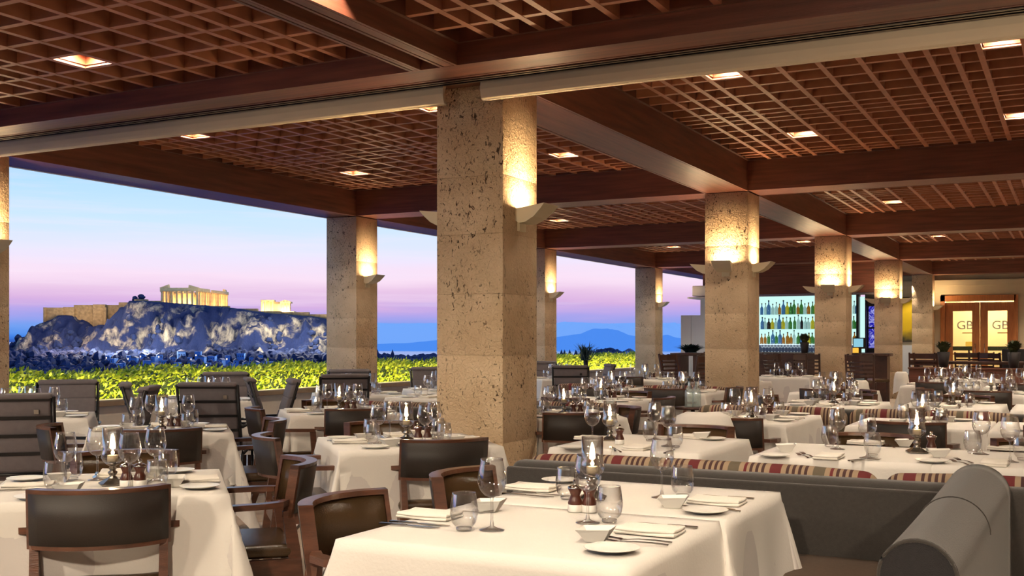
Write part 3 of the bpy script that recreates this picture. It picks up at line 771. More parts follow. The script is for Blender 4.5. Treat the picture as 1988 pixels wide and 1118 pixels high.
lay('the table behind the booth bench',[('w',1271,853,0,'left of a pair'),('w',1297,866,0,'right of a pair'),('t',1262,856,0,'left of the wine glasses'),('t',1311,869,0,'right of the wine glasses'),('l',1184,855,.2,'at the left'),('m',1203,862,.3,'beside the lamp'),('n',1239,872,.05,'at the front'),('n',1341,850,PI/2,'at the back'),('p',1384,854,0,'at the back right'),('b',1362,852,.2,'at the back'),('p',1110,871,0,'at the front left'),('b',1150,868,.1,'at the front left'),('f',1190,873,.5,'left of the front napkin'),('f',1197,875,.6,'nearest the front napkin'),('k',1300,877,.1,'at the front right'),('n',1150,853,PI/2,'at the back left'),('w',1150,862,0,'at the far left')])
lay('the long right table',[('w',1626,872,0,'at the back left'),('t',1610,867,0,'at the back left corner'),('w',1684,889,0,'left of the candle'),('t',1694,885,0,'left of the candle'),('l',1780,878,.3,'in the middle'),('m',1808,878,.4,'right of the candle'),('t',1888,880,0,'right of the mill'),('w',1905,882,0,'behind a tumbler at the right'),('w',1961,897,0,'at the right edge'),('t',1985,893,0,'at the right edge'),('p',1503,887,0,'at the front left corner'),('b',1525,876,.3,'at the left end'),('p',1810,898,0,'at the front, right of the candle'),('b',1823,887,.2,'right of the candle'),('b',1756,866,.1,'behind the candle'),('n',1610,889,.0,'at the front left'),('n',1931,902,.0,'at the front right'),('n',1681,862,PI/2,'at the back, left part'),('n',1955,873,PI/2,'at the back, right part'),('f',1558,886,.5,'beside the left plate'),('f',1566,884,.5,'right of the left fork'),('f',1862,899,.5,'beside the right plate'),('f',1871,896,.5,'right of the front fork'),('f',1727,867,.4,'at the back'),('k',1676,893,-.5,'before the left tumbler'),('k',1683,895,-.5,'right of the other knife')])
table(-2.22,8.27,0,.40,.60,'the table before the striped bench',[('S',0),('N',0),('E',0),('W',.1)])
table(-3.66,7.95,35,.42,.42,'the table right of the middle column',S4)
table(-.98,8.28,0,.45,.48,'the third-row right table left half',[('S',0),('N',0)])
table(-.05,8.28,0,.46,.48,'the third-row right table right half',[('S',0),('N',0)])
table(-2.03,10.5,0,.42,.55,'the table behind the striped bench',[('S',0),('N',0),('E',0),('W',0)])
table(-1.0,10.7,0,.42,.5,'the fourth-row right table left half',[('S',0),('N',0)])
table(-.05,10.7,0,.45,.5,'the fourth-row right table right half',[('S',0),('N',0)])
FAR='pwtn'
table(-2.5,13.0,0,.42,.48,'the table by the third main column',S4,False,FAR)
table(-.85,13.3,0,.45,.5,'the fifth-row right table',S4,False,FAR)
table(.1,13.3,0,.45,.5,'the fifth-row right edge table',S4,False,FAR)
table(-1.6,15.5,0,.45,.5,'the sixth-row right table left half',S4,False,FAR)
table(-.6,15.6,0,.45,.5,'the sixth-row right table right half',S4,False,FAR)
table(-1.5,17.8,0,.45,.5,'the farthest right table',S4,False,FAR)
table(-4.22,10.05,0,.42,.55,'the third-row centre table',S4,True,'pwtnk')
table(-4.98,12.2,0,.4,.45,'the fourth-row centre left table',S4,False,FAR)
table(-4.08,12.2,0,.4,.45,'the fourth-row centre right table',S4,False,FAR)
table(-4.4,15.3,0,.45,.5,'the table beyond the second main column',S4,False,FAR)
table(-5.9,15.8,0,.45,.5,'the far table before the mountain column',S4,False,FAR)
table(-4.2,17.9,0,.45,.5,'the farthest centre table',S4,False,FAR)
# terrace
table(-7.32,5.85,45,.45,.45,'the terrace table behind the edge column',S4)
table(-7.75,8.3,45,.45,.45,'the terrace table behind the banded chair',S4,False,'pwtb')
table(-7.1,9.95,45,.45,.45,'the terrace table left of the lilac column',S4,False,FAR,'m')
table(-6.75,11.3,45,.45,.45,'the terrace table right of the lilac column',S4,False,FAR)
table(-7.2,15.5,45,.45,.45,'the terrace table before the yucca',S4,False,FAR)
table(-5.95,9.9,0,.45,.45,'the table hidden by the middle column',S4,False,FAR)
# ---- armchairs
chair(-3.20,2.86,135,'armchair with its dark back to the camera at the near left table')
chair(-3.09,3.93,225,'armchair seen from the side, blue-lit seat, right of the near left table')
chair(-4.10,4.80,45,'armchair facing right with dark outer back, left of the table by the column')
chair(-4.84,5.87,225,'armchair with lit brown inner back, right of the left second-row table')
chair(-5.82,6.70,45,'small dark armchair seen from outside, left of the table by the lilac column')
chair(-3.06,5.10,135,'armchair cut off by the middle column, its back to the camera')
chair(-5.80,4.74,45,'armchair with brown frame beside the left edge column')
chair(-4.90,4.84,140,'armchair with its back to the camera at the left second-row table')
chair(-4.14,3.86,-45,'armchair facing the camera, mostly hidden behind the near left table')
chair(-2.30,3.06,0,'nearest armchair with olive-brown inner back, left of the booth table')
chair(-2.30,3.88,0,'second armchair with olive inner back, before the middle column foot')
chair(-4.12,6.02,-45,'armchair facing the camera behind the table left of the column')
chair(-5.0,7.0,135,'dark armchair back in front of the table by the lilac column')
chair(-6.02,7.98,-45,'armchair back showing above the table by the lilac column')
chair(-3.28,7.36,125,'dark armchair back right of the middle column')
chair(-3.18,8.28,215,'armchair with blue-lit inner back, right of the middle column')
chair(-3.4,9.75,180,'dark armchair seen from the side behind the blue-lit one')
chair(-2.13,6.68,-90,'armchair facing the camera behind the table beyond the booth bench')
chair(-2.16,7.36,90,'dark armchair with its back turned, before the striped bench table')
chair(-1.03,6.56,-90,'armchair facing the camera behind the long right table')
chair(-1.0,7.52,90,'dark armchair with its back turned, behind the long right table')
chair(-.17,6.56,-90,'armchair facing the camera at the right end of the long table')
chair(-.05,7.52,90,'dark armchair with its back turned, at the right picture edge')
chair(-4.25,9.2,90,'armchair with its back turned at the centre third-row table')
chair(-4.2,10.85,-90,'armchair facing the camera behind the centre third-row table')
chair(-4.08,11.5,90,'dark armchair back before the centre fourth-row table, right')
chair(-4.98,11.5,90,'dark armchair back before the centre fourth-row table, left')
chair(-3.45,12.3,180,'dark armchair beside the second main column')
chair(-2.0,11.3,-90,'armchair facing the camera behind the striped bench table')
chair(-2.7,10.5,0,'dark armchair left of the table behind the striped bench')
chair(-1.95,12.15,200,'dark leather armchair seen from outside before the third main column',)
chair(-2.5,12.2,90,'dark armchair back before the table left of the third main column')
chair(-1.55,12.9,20,'armchair with curved brown rail left of the fifth-row table')
chair(-.95,11.5,-90,'armchair facing the camera behind the fourth-row right table')
chair(.0,11.5,-90,'armchair facing the camera at the fourth-row right end')
chair(-.85,12.5,90,'dark armchair back before the fifth-row right table')
chair(.1,12.5,90,'dark armchair back before the fifth-row right end')
chair(-.65,14.8,90,'dark armchair back before the sixth-row right table')
chair(-1.6,14.8,90,'dark armchair back before the sixth-row left table')
chair(-4.4,14.5,90,'dark armchair back beyond the second main column')
chair(-5.9,15.0,90,'dark armchair back before the mountain column')
chair(-5.1,15.4,180,'armchair between the two far centre tables')
# ---- terrace chairs (x,y = top of the back)
tchair(-6.2,4.82,135,'banded grey terrace chair with its back turned, beside the left edge column')
tchair(-6.42,6.86,120,'banded grey terrace chair with its back turned, in the middle of the left side')
tchair(-6.97,6.48,45,'terrace chair leaning left, left one of the first crossed pair')
tchair(-6.30,6.12,215,'terrace chair leaning right, right one of the first crossed pair')
tchair(-6.85,7.86,45,'pale terrace chair leaning left, left one of the second crossed pair')
tchair(-6.28,7.82,225,'terrace chair leaning right, right one of the second crossed pair')
tchair(-7.95,6.75,-45,'grey terrace chair facing the camera behind the left edge table')
tchair(-8.35,9.2,-45,'tan terrace chair back showing above the banded chair')
tchair(-7.8,10.75,-45,'tan terrace chair facing the camera left of the lilac-lit column')
tchair(-6.7,9.15,135,'dark terrace chair against the lilac-lit column')
tchair(-7.5,12.1,-45,'grey terrace chair facing the camera right of the lilac-lit column')
tchair(-6.1,11.0,215,'pale blue terrace chair leaning right, near the middle column')
tchair(-6.25,13.8,110,'dark banded terrace chair right of the middle column')
tchair(-7.9,16.3,-45,'blue-grey terrace chair facing the camera before the hedge')
tchair(-6.1,14.9,215,'blue-grey terrace chair leaning right before the yucca')
tchair(-6.7,19.5,-45,'distant terrace chair beside the mountain column')
# ================================================================== BANQUETTES
def banquette(name,label,x0,x1,y,face,cush=True,group=None,h=.765,gap=1.68):
    """bench along x. y = back plane (rear side), face=+1 sits toward +y, -1 toward -y"""
    r=empty('banquette',(x0,y,0),label=label,category='bench',kind='thing')
    if group: r['group']=group
    L_=x1-x0; f=face
    def Y(a,b): return (min(a*f,b*f),max(a*f,b*f))
    a,b=Y(0,.13); MB().rbox(0,L_,a,b,.02,h,.045,4).build('backrest',M['grayup'],r)
    a,b=Y(.13,.62); MB().rbox(0,L_,a,b,.08,.36,.02,2).build('base',M['brownup'],r)
    a,b=Y(.14,.64); n=max(1,round(L_/gap))
    for i in range(n):
        MB().rbox(L_*i/n+.004,L_*(i+1)/n-.004,a,b,.36,.46,.035,3).build('seat_cushion',M['brownup'],r)
    if cush:
        for i in range(n):
            xa,xb=x0+L_*i/n+.006,x0+L_*(i+1)/n-.006; w=(xb-xa)/2
            q=MB().rbox(-w,w,-.075,.075,-.165,.165,.07,5,f={0:6})
            q.map(lambda x,yy,z:(x,yy+(.165-z)*.05*f,z-.02*(abs(x)/w)**6*(z>0)))
            o=q.build('back_cushion',M['stripe'],None,((xa+xb)/2,y+f*.205,.46+.168),0,label='%s striped back cushion from the left on %s'%(['first','second','third','fourth','fifth'][i],name),category='cushion',group='striped back cushions')
    return r
banquette('the bench behind the booth','long charcoal bench back running behind the booth table',-2.45,.96,4.69,1,gap=1.7)
# near side seat of the booth
r=empty('banquette',(-2.45,4.68,0),label='brown booth seat between the booth table and the rounded divider',category='bench')
MB().rbox(0,1.98,-.5,-.03,.36,.45,.03,3).build('seat_cushion',M['brownup'],r); MB().rbox(0,1.84,-.47,-.03,.02,.36,.01,1).build('base',M['grayup'],r)
MB().rbox(0,2.0,-.03,0,.02,.74,.012,2).build('backrest',M['grayup'],r)
# rounded divider arm
def divider():
    p0=Vector((-.425,3.47)); p1=Vector((-.345,4.66)); d=(p1-p0); L_=d.length; rz=math.atan2(d.y,d.x)-PI/2
    r=empty('booth_divider',(p0.x,p0.y,0),rz,label='charcoal upholstered booth divider with rounded top, right foreground',category='divider')
    n=18; m=14; vs=[];fs=[]; hw=.12
    def prof(yy):
        t=yy/L_; return .752+.108*t**1.25
    for j in range(m+1):
        yy=L_*j/m; top=prof(yy)
        ring=[(-hw,0.02)]
        for i in range(n+1):
            a=PI-PI*i/n; ring.append((hw*math.cos(a),top-hw+hw*math.sin(a)))
        ring.append((hw,.02))
        for (x,z) in ring: vs.append((x,yy,z))
    k=n+3
    for j in range(m):
        for i in range(k-1): fs.append((j*k+i,(j+1)*k+i,(j+1)*k+i+1,j*k+i+1))
    fs.append(tuple(range(m*k,m*k+k)))
    MB().add(vs,fs,True).build('body',M['grayup'],r)
    # end cap with piping
    top=prof(0); pts=[(-hw+.006,-.004,.03)]+[((hw-.006)*math.cos(PI-PI*i/24),-.004,top-hw+(hw-.006)*math.sin(PI-PI*i/24)) for i in range(25)]+[(hw-.006,-.004,.03)]
    MB().tube(pts,.006,6).build('piping',M['grayup'],r)
    MB().prism([(p[0],p[2]) for p in pts],-.006,.004,'y').build('end_panel',M['recl_dark'],r)
    # seam ring
    yy=L_*.52; top=prof(yy); MB().tube([((hw+.001)*math.cos(PI-PI*i/24),yy,top-hw+(hw+.001)*math.sin(PI-PI*i/24)) for i in range(25)],.003,5).build('seam',M['grayup'],r)
M['recl_dark']=mat('dark end panel',(36,35,38),.9,var=.1,scale=60,bump=.3,bscale=300)
divider()
banquette('the bench facing the camera on the right','long striped bench facing the camera on the right',-2.95,.9,9.42,-1,h=.77,gap=1.3)
banquette('the bench left of the middle column','dark bench with striped edge seen from behind, left of the middle column',-6.0,-4.75,8.05,1,gap=1.3,h=.76)
banquette('the bench right of the middle column','short dark bench with striped edge, right of the middle column',-4.65,-3.55,8.75,1,gap=1.2,h=.76)
banquette('the far centre bench','striped bench in the centre before the terrace chairs',-6.0,-3.7,13.0,-1,gap=1.2,h=.77)

# ================================================================== SERVICE STANDS
def bottle(h,r,c,nm='bottle'):
    mt=M['bt_'+c]
    b=MB(); b.lathe([(0,0),(r*.95,0),(r,.01),(r,h*.52),(r*.85,h*.60),(r*.33,h*.72),(r*.28,h*.93)],12); b.m=1; b.lathe([(r*.36,h*.9),(r*.36,h),(0,h)],10)
    return b.build(nm,[mt,M['black']])
for k_,c_ in dict(amber=(.75,.42,.10),green=(.25,.5,.22),clear=(.82,.9,.9),dark=(.10,.09,.10),gold=(.9,.75,.15),blue=(.25,.45,.7)).items():
    m=D.materials.new('bottle '+k_); m.use_nodes=True; nt=m.node_tree; N=nt.nodes; N.clear(); o=N.new('ShaderNodeOutputMaterial')
    t=N.new('ShaderNodeBsdfTransparent'); t.inputs[0].default_value=c_+(1,); g=N.new('ShaderNodeBsdfGlossy'); g.inputs['Roughness'].default_value=.08; dd=N.new('ShaderNodeBsdfDiffuse'); dd.inputs[0].default_value=c_+(1,)
    x1=N.new('ShaderNodeMixShader'); x1.inputs[0].default_value=.12; x2=N.new('ShaderNodeMixShader'); x2.inputs[0].default_value=.22
    nt.links.new(t.outputs[0],x1.inputs[1]); nt.links.new(g.outputs[0],x1.inputs[2]); nt.links.new(x1.outputs[0],x2.inputs[1]); nt.links.new(dd.outputs[0],x2.inputs[2]); nt.links.new(x2.outputs[0],o.inputs[0]); M['bt_'+k_]=m
def XP(px,Y,): a=(px-994)/2110.; return Y*(-ST+a*CT)/(CT+a*ST)
def ice_stand(x,y,label,h=.8,s=1.):
    r=empty('cooler_stand',(x,y,0),label=label,category='stand')
    b=MB()
    for i in range(3):
        a=2*PI*i/3; b.tube([(.2*s*math.cos(a),.2*s*math.sin(a),0),(.06,0,h*.35),(.12*s*math.cos(a),.12*s*math.sin(a),h-.05)],.01,6)
    b.build('legs',M['black'],r)
    MB().lathe([(0,h-.22),(.10*s,h-.2),(.125*s,h+.0),(.13*s,h+.01),(.12*s,h),(.0,h-.15)],20).build('bucket',M['chrome'],r)
    # napkin draped over the front half, open below
    n=20; vs=[];fs=[]
    for i in range(n+1):
        a=-PI*.62+2*PI*.62*i/n
        for j,(rr,z) in enumerate(((.02,h+.07),(.10,h+.07),(.15,h+.045),(.175,h-.04),(.19,h-.14),(.21,h-.26))):
            rr*=s*(1+.03*math.sin(a*7+j)); vs.append((rr*math.cos(a-PI/2+TH),rr*math.sin(a-PI/2+TH),z+(.10*(1-abs(a)/(PI*.62)) if j==5 else 0)))
    for i in range(n):
        for j in range(5): fs.append((i*6+j,(i+1)*6+j,(i+1)*6+j+1,i*6+j+1))
    MB().add(vs,fs,True).build('draped_napkin',M['cloth'],r)
x,y=W(1366,800,.87); ice_stand(x,y,'wine cooler stand draped with a white cloth, before the second main column',.80,1.15)
x,y=W(1672,738,.87); ice_stand(x,y,'small cooler stand draped with cloth between the third and fourth columns',.80,.55)
ice_stand(XP(1750,15.6),15.6,'cooler stand with a pale napkin by the fourth column foot',.85,.55)
stb=empty('side_stand',W(1345,790,.72)+(0,),label='small dark stand carrying two clear water bottles',category='side table')
MB().lathe([(0,.70),(.17,.70),(.17,.72),(0,.72)],20).build('top',M['darkwood'],stb); MB().tube([(0,0,0),(0,0,.70)],.02,8).build('leg',M['black'],stb); MB().lathe([(0,0),(.14,0),(.14,.015),(0,.02)],16).build('base',M['black'],stb)
for px,w in ((1338,'left'),(1352,'right')):
    x,y=W(px,790,.72); b=bottle(.27,.042,'clear'); b.location=(x,y,.72); b['label']='%s clear water bottle with black top on the side stand'%w; b['category']='bottle'
# ================================================================== FAR END: BAR
def XP(px,Y,): a=(px-994)/2110.; return Y*(-ST+a*CT)/(CT+a*ST)
def ZP(px,py,Y): a=(px-994)/2110.; return 1.35+(660-py)/2110.*Y/(CT+a*ST)
YB=27.3
xa,xb,xc,xd=XP(1374,YB),XP(1665,YB),XP(1682,YB),XP(1716,YB)
bar=empty('back_bar',(0,YB,0),label='backlit back bar with glowing glass shelves full of bottles',category='bar shelf',kind='thing')
M['slate']=mat('slate blue panel',(70,84,112),.4)
BZ=lambda py:ZP(1530,py,YB)
MB().box(xa,xb,0,.04,BZ(668),BZ(575)).build('glowing_panel',M['barglow'],bar); MB().box(xa,xb,0,.04,.9,BZ(668)).build('lower_panel',M['slate'],bar)
MB().box(xa-.1,xd+.1,-.1,.35,BZ(574),3.25).build('header',M['beam_x'],bar)
MB().box(xa-.1,xd+.1,-.16,-.1,BZ(575),BZ(571)).build('header_trim',M['rope'],bar)
MB().box(xa,xd,-.35,.05,0,1.05).build('cabinet',M['darkwood'],bar)
for i,z in enumerate((BZ(668.5),BZ(639),BZ(610.5))):
    MB().box(xa,xb,-.22,0,z-.012,z).build('shelf',M['pane'] if i else M['shelflight'],bar)
MB().box(xb,xb+.06,-.2,.05,1.0,2.45).build('side_post',M['black'],bar)
MB().box(xb+.06,xc,-.0,.05,1.0,2.4).build('pale_door',M['barglow'],bar)
MB().box(xc,xc+.03,-.2,.05,0,2.45).build('side_post',M['black'],bar)
cols_=['amber','green','clear','dark','gold','amber','clear','blue','gold','green','clear']
rb=random.Random(11); bp={}
for row,z in enumerate((BZ(610.5),BZ(639),BZ(668.5))):
    pxs=[1479+7.0*i for i in range(16)]+[1658,1664]
    for i,px in enumerate(pxs):
        c=rb.choice(cols_); h=rb.choice((.27,.31,.36,.29)); key=(c,h)
        px+=rb.uniform(-1,1); yy=YB-.11+rb.uniform(-.03,.03)
        g='bottles on the %s backlit bar shelf'%('top','middle','bottom')[row]
        lb='%s glass bottle on the %s glowing bar shelf'%(dict(amber='amber',green='green',clear='clear',dark='dark',gold='golden',blue='bluish')[c],('top','middle','bottom')[row])+(', left part' if i<6 else (', middle part' if i<11 else ', right part'))
        if key not in bp:
            o=bottle(h,rb.choice((.04,.046,.05)),c); bp[key]=o; o.location=(XP(px,yy),yy,z)
        else: o=link_mesh('bottle',bp[key].data,None,(XP(px,yy),yy,z))
        o['label']=lb; o['category']='bottle'; o['group']=g
for i in range(18):
    px=1480+6.2*i; yy=YB-.2; use('wines',wine(False),(XP(px,yy),yy,1.05),0,label='stemmed glass on the back bar under the shelves, %s part'%('left' if i<6 else 'middle' if i<12 else 'right'),category='wine glass',group='glasses on the back bar')
# front counter
YC=24.6
ct=empty('bar_counter',(0,YC,0),label='dark bar counter below the backlit bottles',category='counter')
MB().rbox(XP(1440,YC),XP(1730,YC),-.3,.3,1.0,1.06,.01,1).build('top',M['darkwood'],ct); MB().box(XP(1445,YC),XP(1725,YC),-.2,.2,0,1.0).build('body',M['darkwood'],ct)
# till and lamp
x=XP(1668,YC); t_=empty('till_screen',(x,YC,1.06),0,label='pale lit till screen on the bar, left of the blue panels',category='screen')
MB().rbox(-.13,.13,-.02,.02,.1,.34,.008,1).build('casing',M['black'],t_); MB().box(-.115,.09,-.024,-.019,.14,.32).build('display',M['screen'],t_); MB().box(-.04,.04,-.02,.06,0,.12).build('foot',M['black'],t_)
x=XP(1661,YC-.25); t_=empty('amber_lamp',(x,YC-.25,1.06),0,label='small square amber lamp on the bar below the screen',category='lamp')
MB().rbox(-.055,.055,-.055,.055,.0,.12,.008,1).build('shade',M['amber'],t_); MB().rbox(-.06,.06,-.06,.06,-.001,.012,.003,1).build('base',M['black'],t_)
# blue panels
def bluem():
    m=D.materials.new('blue backlit glass'); m.use_nodes=True; nt=m.node_tree; N=nt.nodes; L=nt.links; N.clear(); o=N.new('ShaderNodeOutputMaterial'); e=N.new('ShaderNodeEmission'); tc=N.new('ShaderNodeTexCoord'); n=N.new('ShaderNodeTexNoise'); n.inputs['Scale'].default_value=7; n.inputs['Distortion'].default_value=2.5; L.new(tc.outputs['Object'],n.inputs[0])
    cr=N.new('ShaderNodeValToRGB'); ee=cr.color_ramp.elements; ee[0].position=.42; ee[0].color=lin((34,30,170))+(1,); ee[1].position=.66; ee[1].color=lin((190,190,250))+(1,); L.new(n.outputs[0],cr.inputs[0]); L.new(cr.outputs[0],e.inputs[0]); e.inputs[1].default_value=.9; L.new(e.outputs[0],o.inputs[0]); return m
M['blue']=bluem()
bl=empty('blue_panel_cabinet',(xc+.03,YB-.02,0),label='cabinet with two glowing blue glass panels beside the bar',category='cabinet')
w=xd-xc+.2
MB().box(0,w,0,.3,0,2.45).build('body',M['black'],bl)
MB().box(.03,w-.03,-.02,0,BZ(636),BZ(597)).build('panel',M['blue'],bl); MB().box(.03,w-.03,-.02,0,BZ(675),BZ(639)).build('panel',M['blue'],bl)
# slatted bar chairs
def bar_chair():
    r=empty('bar_chair')
    for s in (-1,1):
        MB().sweep([(s*.2,-.2,0),(s*.2,-.18,.6),(s*.215,-.29,1.12)],[.03,.032,.03],[.03,.035,.03],up=(0,1,0)).build('leg',M['darkwood'],r)
        MB().sweep([(s*.2,.2,0),(s*.2,.19,.68)],.03,.03,up=(0,1,0)).build('leg',M['darkwood'],r)
    MB().rbox(-.22,.22,-.2,.22,.66,.71,.015,2).build('seat',M['leather'],r)
    for i in range(5):
        z=.78+i*.065+(.02 if i==4 else 0); y=-.205-(z-.6)*.16
        MB().sweep([(-.2,y,z),(0,y-.03,z),(.2,y,z)],.015,.09 if i==4 else .03).build('slat',M['darkwood'],r)
    MB().box(-.2,.2,.17,.2,.25,.28).build('footrest',M['darkwood'],r)
    return r
for (px,Z,f,l) in ((1322,18,-20,'left of two before the white screen wall'),(1350,16.5,150,'right of two before the white screen wall'),(1490,19,100,'left one before the bottles'),(1520,19.3,40,'lit blue, turned sideways before the bottles'),(1545,18.6,95,'before the middle of the bottle shelves'),(1573,18.9,90,'before the right end of the bottle shelves'),(1672,17.5,95,'between the third and fourth columns'),(1690,17.9,40,'blue-lit, beside the fourth column'),(1788,20.,100,'right of the fourth column'),(1811,19.6,70,'left of the potted plant'),(1880,21,90,'before the left door leaf'),(1905,21,95,'before the door middle'),(1938,20.,60,'turned sideways before the right door leaf')):
    a=(px-994)/2110.; x=(-ST+a*CT)*Z; y=(CT+a*ST)*Z
    use('barchair',bar_chair,(x,y,0),rad(f)-PI/2,label='dark slatted high bar chair, '+l,category='bar chair',group='slatted bar chairs')
def high_table(px0,px1,Z,z,label,d=.6):
    a=((px0+px1)/2-994)/2110.; x=(-ST+a*CT)*Z; y=(CT+a*ST)*Z; w=(px1-px0)/2110.*Z
    r=empty('high_table',(x,y,0),0,label=label,category='table')
    MB().rbox(-w/2,w/2,-d/2,d/2,z-.05,z,.008,1).build('tabletop',M['darkwood'],r)
    for s in (-1,1): MB().box(s*(w/2-.12)-.05,s*(w/2-.12)+.05,-d*.4,d*.4,0,z-.05).build('leg',M['darkwood'],r)
    return x,y
tx,ty=high_table(1310,1372,19.5,1.12,'dark high table with a dark plant before the white screen wall')
high_table(1776,1985,20.,.96,'long mahogany high table under the door')
# mahogany partition
a=(1765-994)/2110.; x=(-ST+a*CT)*18.4; y=(CT+a*ST)*18.4
pr=empty('mahogany_partition',(x,y,0),0,label='low polished mahogany partition behind the far right tables',category='partition')
MB().rbox(0,4.2,0,.06,0,.86,.008,1).build('panel',M['beam_x'],pr); MB().rbox(-.02,4.22,-.03,.09,.86,.89,.008,1).build('cap_rail',M['beam_x'],pr)
# plants
def leafy(name,x,y,z,r,h,n,mt,label,pot=True,spiky=False,seed=1):
    rr=random.Random(seed); o=empty(name,(x,y,z),0,label=label,category='plant')
    b=MB()
    for i in range(n):
        a=rr.uniform(0,2*PI); q=rr.uniform(.3,1); L_=h*rr.uniform(.7,1.1); tip=Vector((r*q*math.cos(a),r*q*math.sin(a),L_*(1-.4*q*q)))
        base=Vector((rr.uniform(-.2,.2)*r,rr.uniform(-.2,.2)*r,0)); mid=(base+tip)/2+Vector((0,0,L_*.18)); sd=Vector((-math.sin(a),math.cos(a),0))*(.035*h if spiky else .03)
        b.add([base-sd,base+sd,mid+sd*1.1,mid-sd*1.1,tip],[(0,1,2,3),(3,2,4)])
    b.build('leaves',mt,o)
    if pot: MB().lathe([(0,-.26),(r*.4,-.26),(r*.6,0),(r*.55,.0),(0,-.02)],14).build('pot',M['pot'],o)
    return o
M['leafd']=mat('dark herb leaves',(62,70,40),.6,var=.3,scale=30)
M['yucca']=mat('yucca leaves',(40,66,70),.6,var=.3,scale=10)
leafy('potted_plant',tx,ty,1.125,.36,.16,160,M['yucca'],'dark low plant in a tray on the high table, left of the bar',seed=2,pot=False)
for px,py,Z,l,sd in ((1832,714,18.4,'green herb pot on the mahogany partition before the left door leaf',3),(1968,716,18.4,'green herb pot at the right edge, before the dark screen',4),(1562,706,20.5,'purplish plant before the bottle shelves',6)):
    a=(px-994)/2110.; yy=19.57 if px>1800 else 24.5; leafy('potted_plant',XP(px,yy),yy,1.15 if px>1800 else 1.3,.17,.20,150,M['leafd'],l,seed=sd)
a=(1970-994)/2110.; Z=22; sc_=empty('dark_screen',((-ST+a*CT)*Z,(CT+a*ST)*Z,0),0,label='large dark rectangular screen at the right edge before the door',category='screen')
MB().rbox(-.24,.6,0,.1,0,1.17,.02,2).build('panel',M['black'],sc_); MB().box(-.26,.62,-.03,.13,0,.05).build('foot',M['black'],sc_)
# ---- doors
def door_leaf(nm,x0,x1):
    r=empty(nm,(x0,YW+.08,0),0,kind='structure',label='wooden glazed door leaf with etched white script, lit from the lobby')
    w=x1-x0
    MB().box(0,.2,0,.06,0,2.42).box(w-.2,w,0,.06,0,2.42).box(.2,w-.2,0,.06,2.18,2.42).box(.2,w-.2,0,.06,0,.45).build('frame',M['door'],r)
    MB().box(.2,w-.2,.025,.035,.45,2.18).build('pane',M['pane'],r)
    MB().box(.2,w-.2,.01,.02,1.05,1.17).build('green_band',M['leafd'],r)
    MB().box(.2,w-.2,.0,.05,.93,.965).build('rail',M['door'],r)
    MB().box(.2+w*.28,w-.2,.0,.05,1.54,1.565).build('rail',M['door'],r)
    MB().tube([(w-.12 if 'door_1' in nm else .12,-.05,.95),(w-.12 if 'door_1' in nm else .12,-.05,1.25)],.012,8).build('handle',M['chrome'],r)
    cu=D.curves.new('etched_letters','FONT'); cu.body='GB'; cu.size=.34; cu.extrude=.002; cu.materials.append(M['etch']); t=D.objects.new('etched_letters',cu); COL.objects.link(t); t.parent=r; t.location=(.30,.012,1.66); t.rotation_euler=(PI/2,0,0)
M['etch']=mat('etched lettering',(250,246,232),.9)
x0,x1,x2=XP(1835,YW),XP(1914,YW),XP(1973,YW)
xw0,xw1=XP(1826,YW),XP(1972,YW)
door_leaf('door_1',xw0+.12,(xw0+xw1)/2+.05); door_leaf('door_2',(xw0+xw1)/2+.06,xw1-.02)
fr=MB().box(xw0,xw0+.12,-.06,.2,0,2.62).box(xw1-.04,xw1+.06,-.06,.2,0,2.62).box(xw0,xw1,-.06,.2,2.46,2.62); fr.build('trim_4',M['door'],None,(0,YW,0),kind='structure')
# lobby
lb=MB(); lb.box(-4.6,1.8,YW+3,YW+3.1,0,3.0).box(-4.6,1.8,YW+.3,YW+3.1,3.0,3.1).box(-4.7,-4.6,YW+.3,YW+3.1,0,3).box(1.8,1.9,YW+.3,YW+3.1,0,3).box(-4.7,1.9,YW+.3,YW+3.1,-.1,0)
lb.build('wall_lobby',M['plaster'],kind='structure')
light('lobby_light','POINT',(-2.4,YW+1.6,2.6),420,(1,.78,.4),.15)
lt_=empty('lobby_lamp',(XP(1881,YW+1.),YW+1.,0),0,label='small glowing yellow lamp seen through the left door pane',category='lamp'); MB().lathe([(.09,1.05),(.09,1.3),(0,1.3),(0,1.05)],14).build('shade',M['amber'],lt_); MB().tube([(0,0,0),(0,0,1.05)],.03,8).build('stem',M['darkwood'],lt_)
# wall picture
def picm():
    m,nt,N,L,b=nodes('yellow painting'); tc=N.new('ShaderNodeTexCoord'); sp_=N.new('ShaderNodeSeparateXYZ'); L.new(tc.outputs['Object'],sp_.inputs[0]); n=N.new('ShaderNodeTexNoise'); n.inputs['Scale'].default_value=3; L.new(tc.outputs['Object'],n.inputs[0]); ad=N.new('ShaderNodeMath'); ad.operation='MULTIPLY_ADD'; ad.inputs[1].default_value=.5; L.new(n.outputs[0],ad.inputs[0]); L.new(sp_.outputs[2],ad.inputs[2]); cr=N.new('ShaderNodeValToRGB'); e=cr.color_ramp.elements; e[0].position=.32; e[0].color=lin((70,64,40))+(1,); e[1].position=.62; e[1].color=lin((232,196,20))+(1,); L.new(ad.outputs[0],cr.inputs[0]); L.new(cr.outputs[0],b.inputs['Base Color']); return m
M['pic']=picm()
px0=XP(1740,YW); pc=empty('wall_picture',(px0,YW-.05,1.3),0,label='tall yellow painting on the far wall between the last two columns',category='picture')
MB().box(.02,1.0,-.02,.03,.02,1.28).build('canvas',M['pic'],pc); MB().box(0,1.02,0,.045,0,.02).box(0,1.02,0,.045,1.28,1.3).box(0,.02,0,.045,0,1.3).box(1.0,1.02,0,.045,0,1.3).build('frame',M['darkwood'],pc)
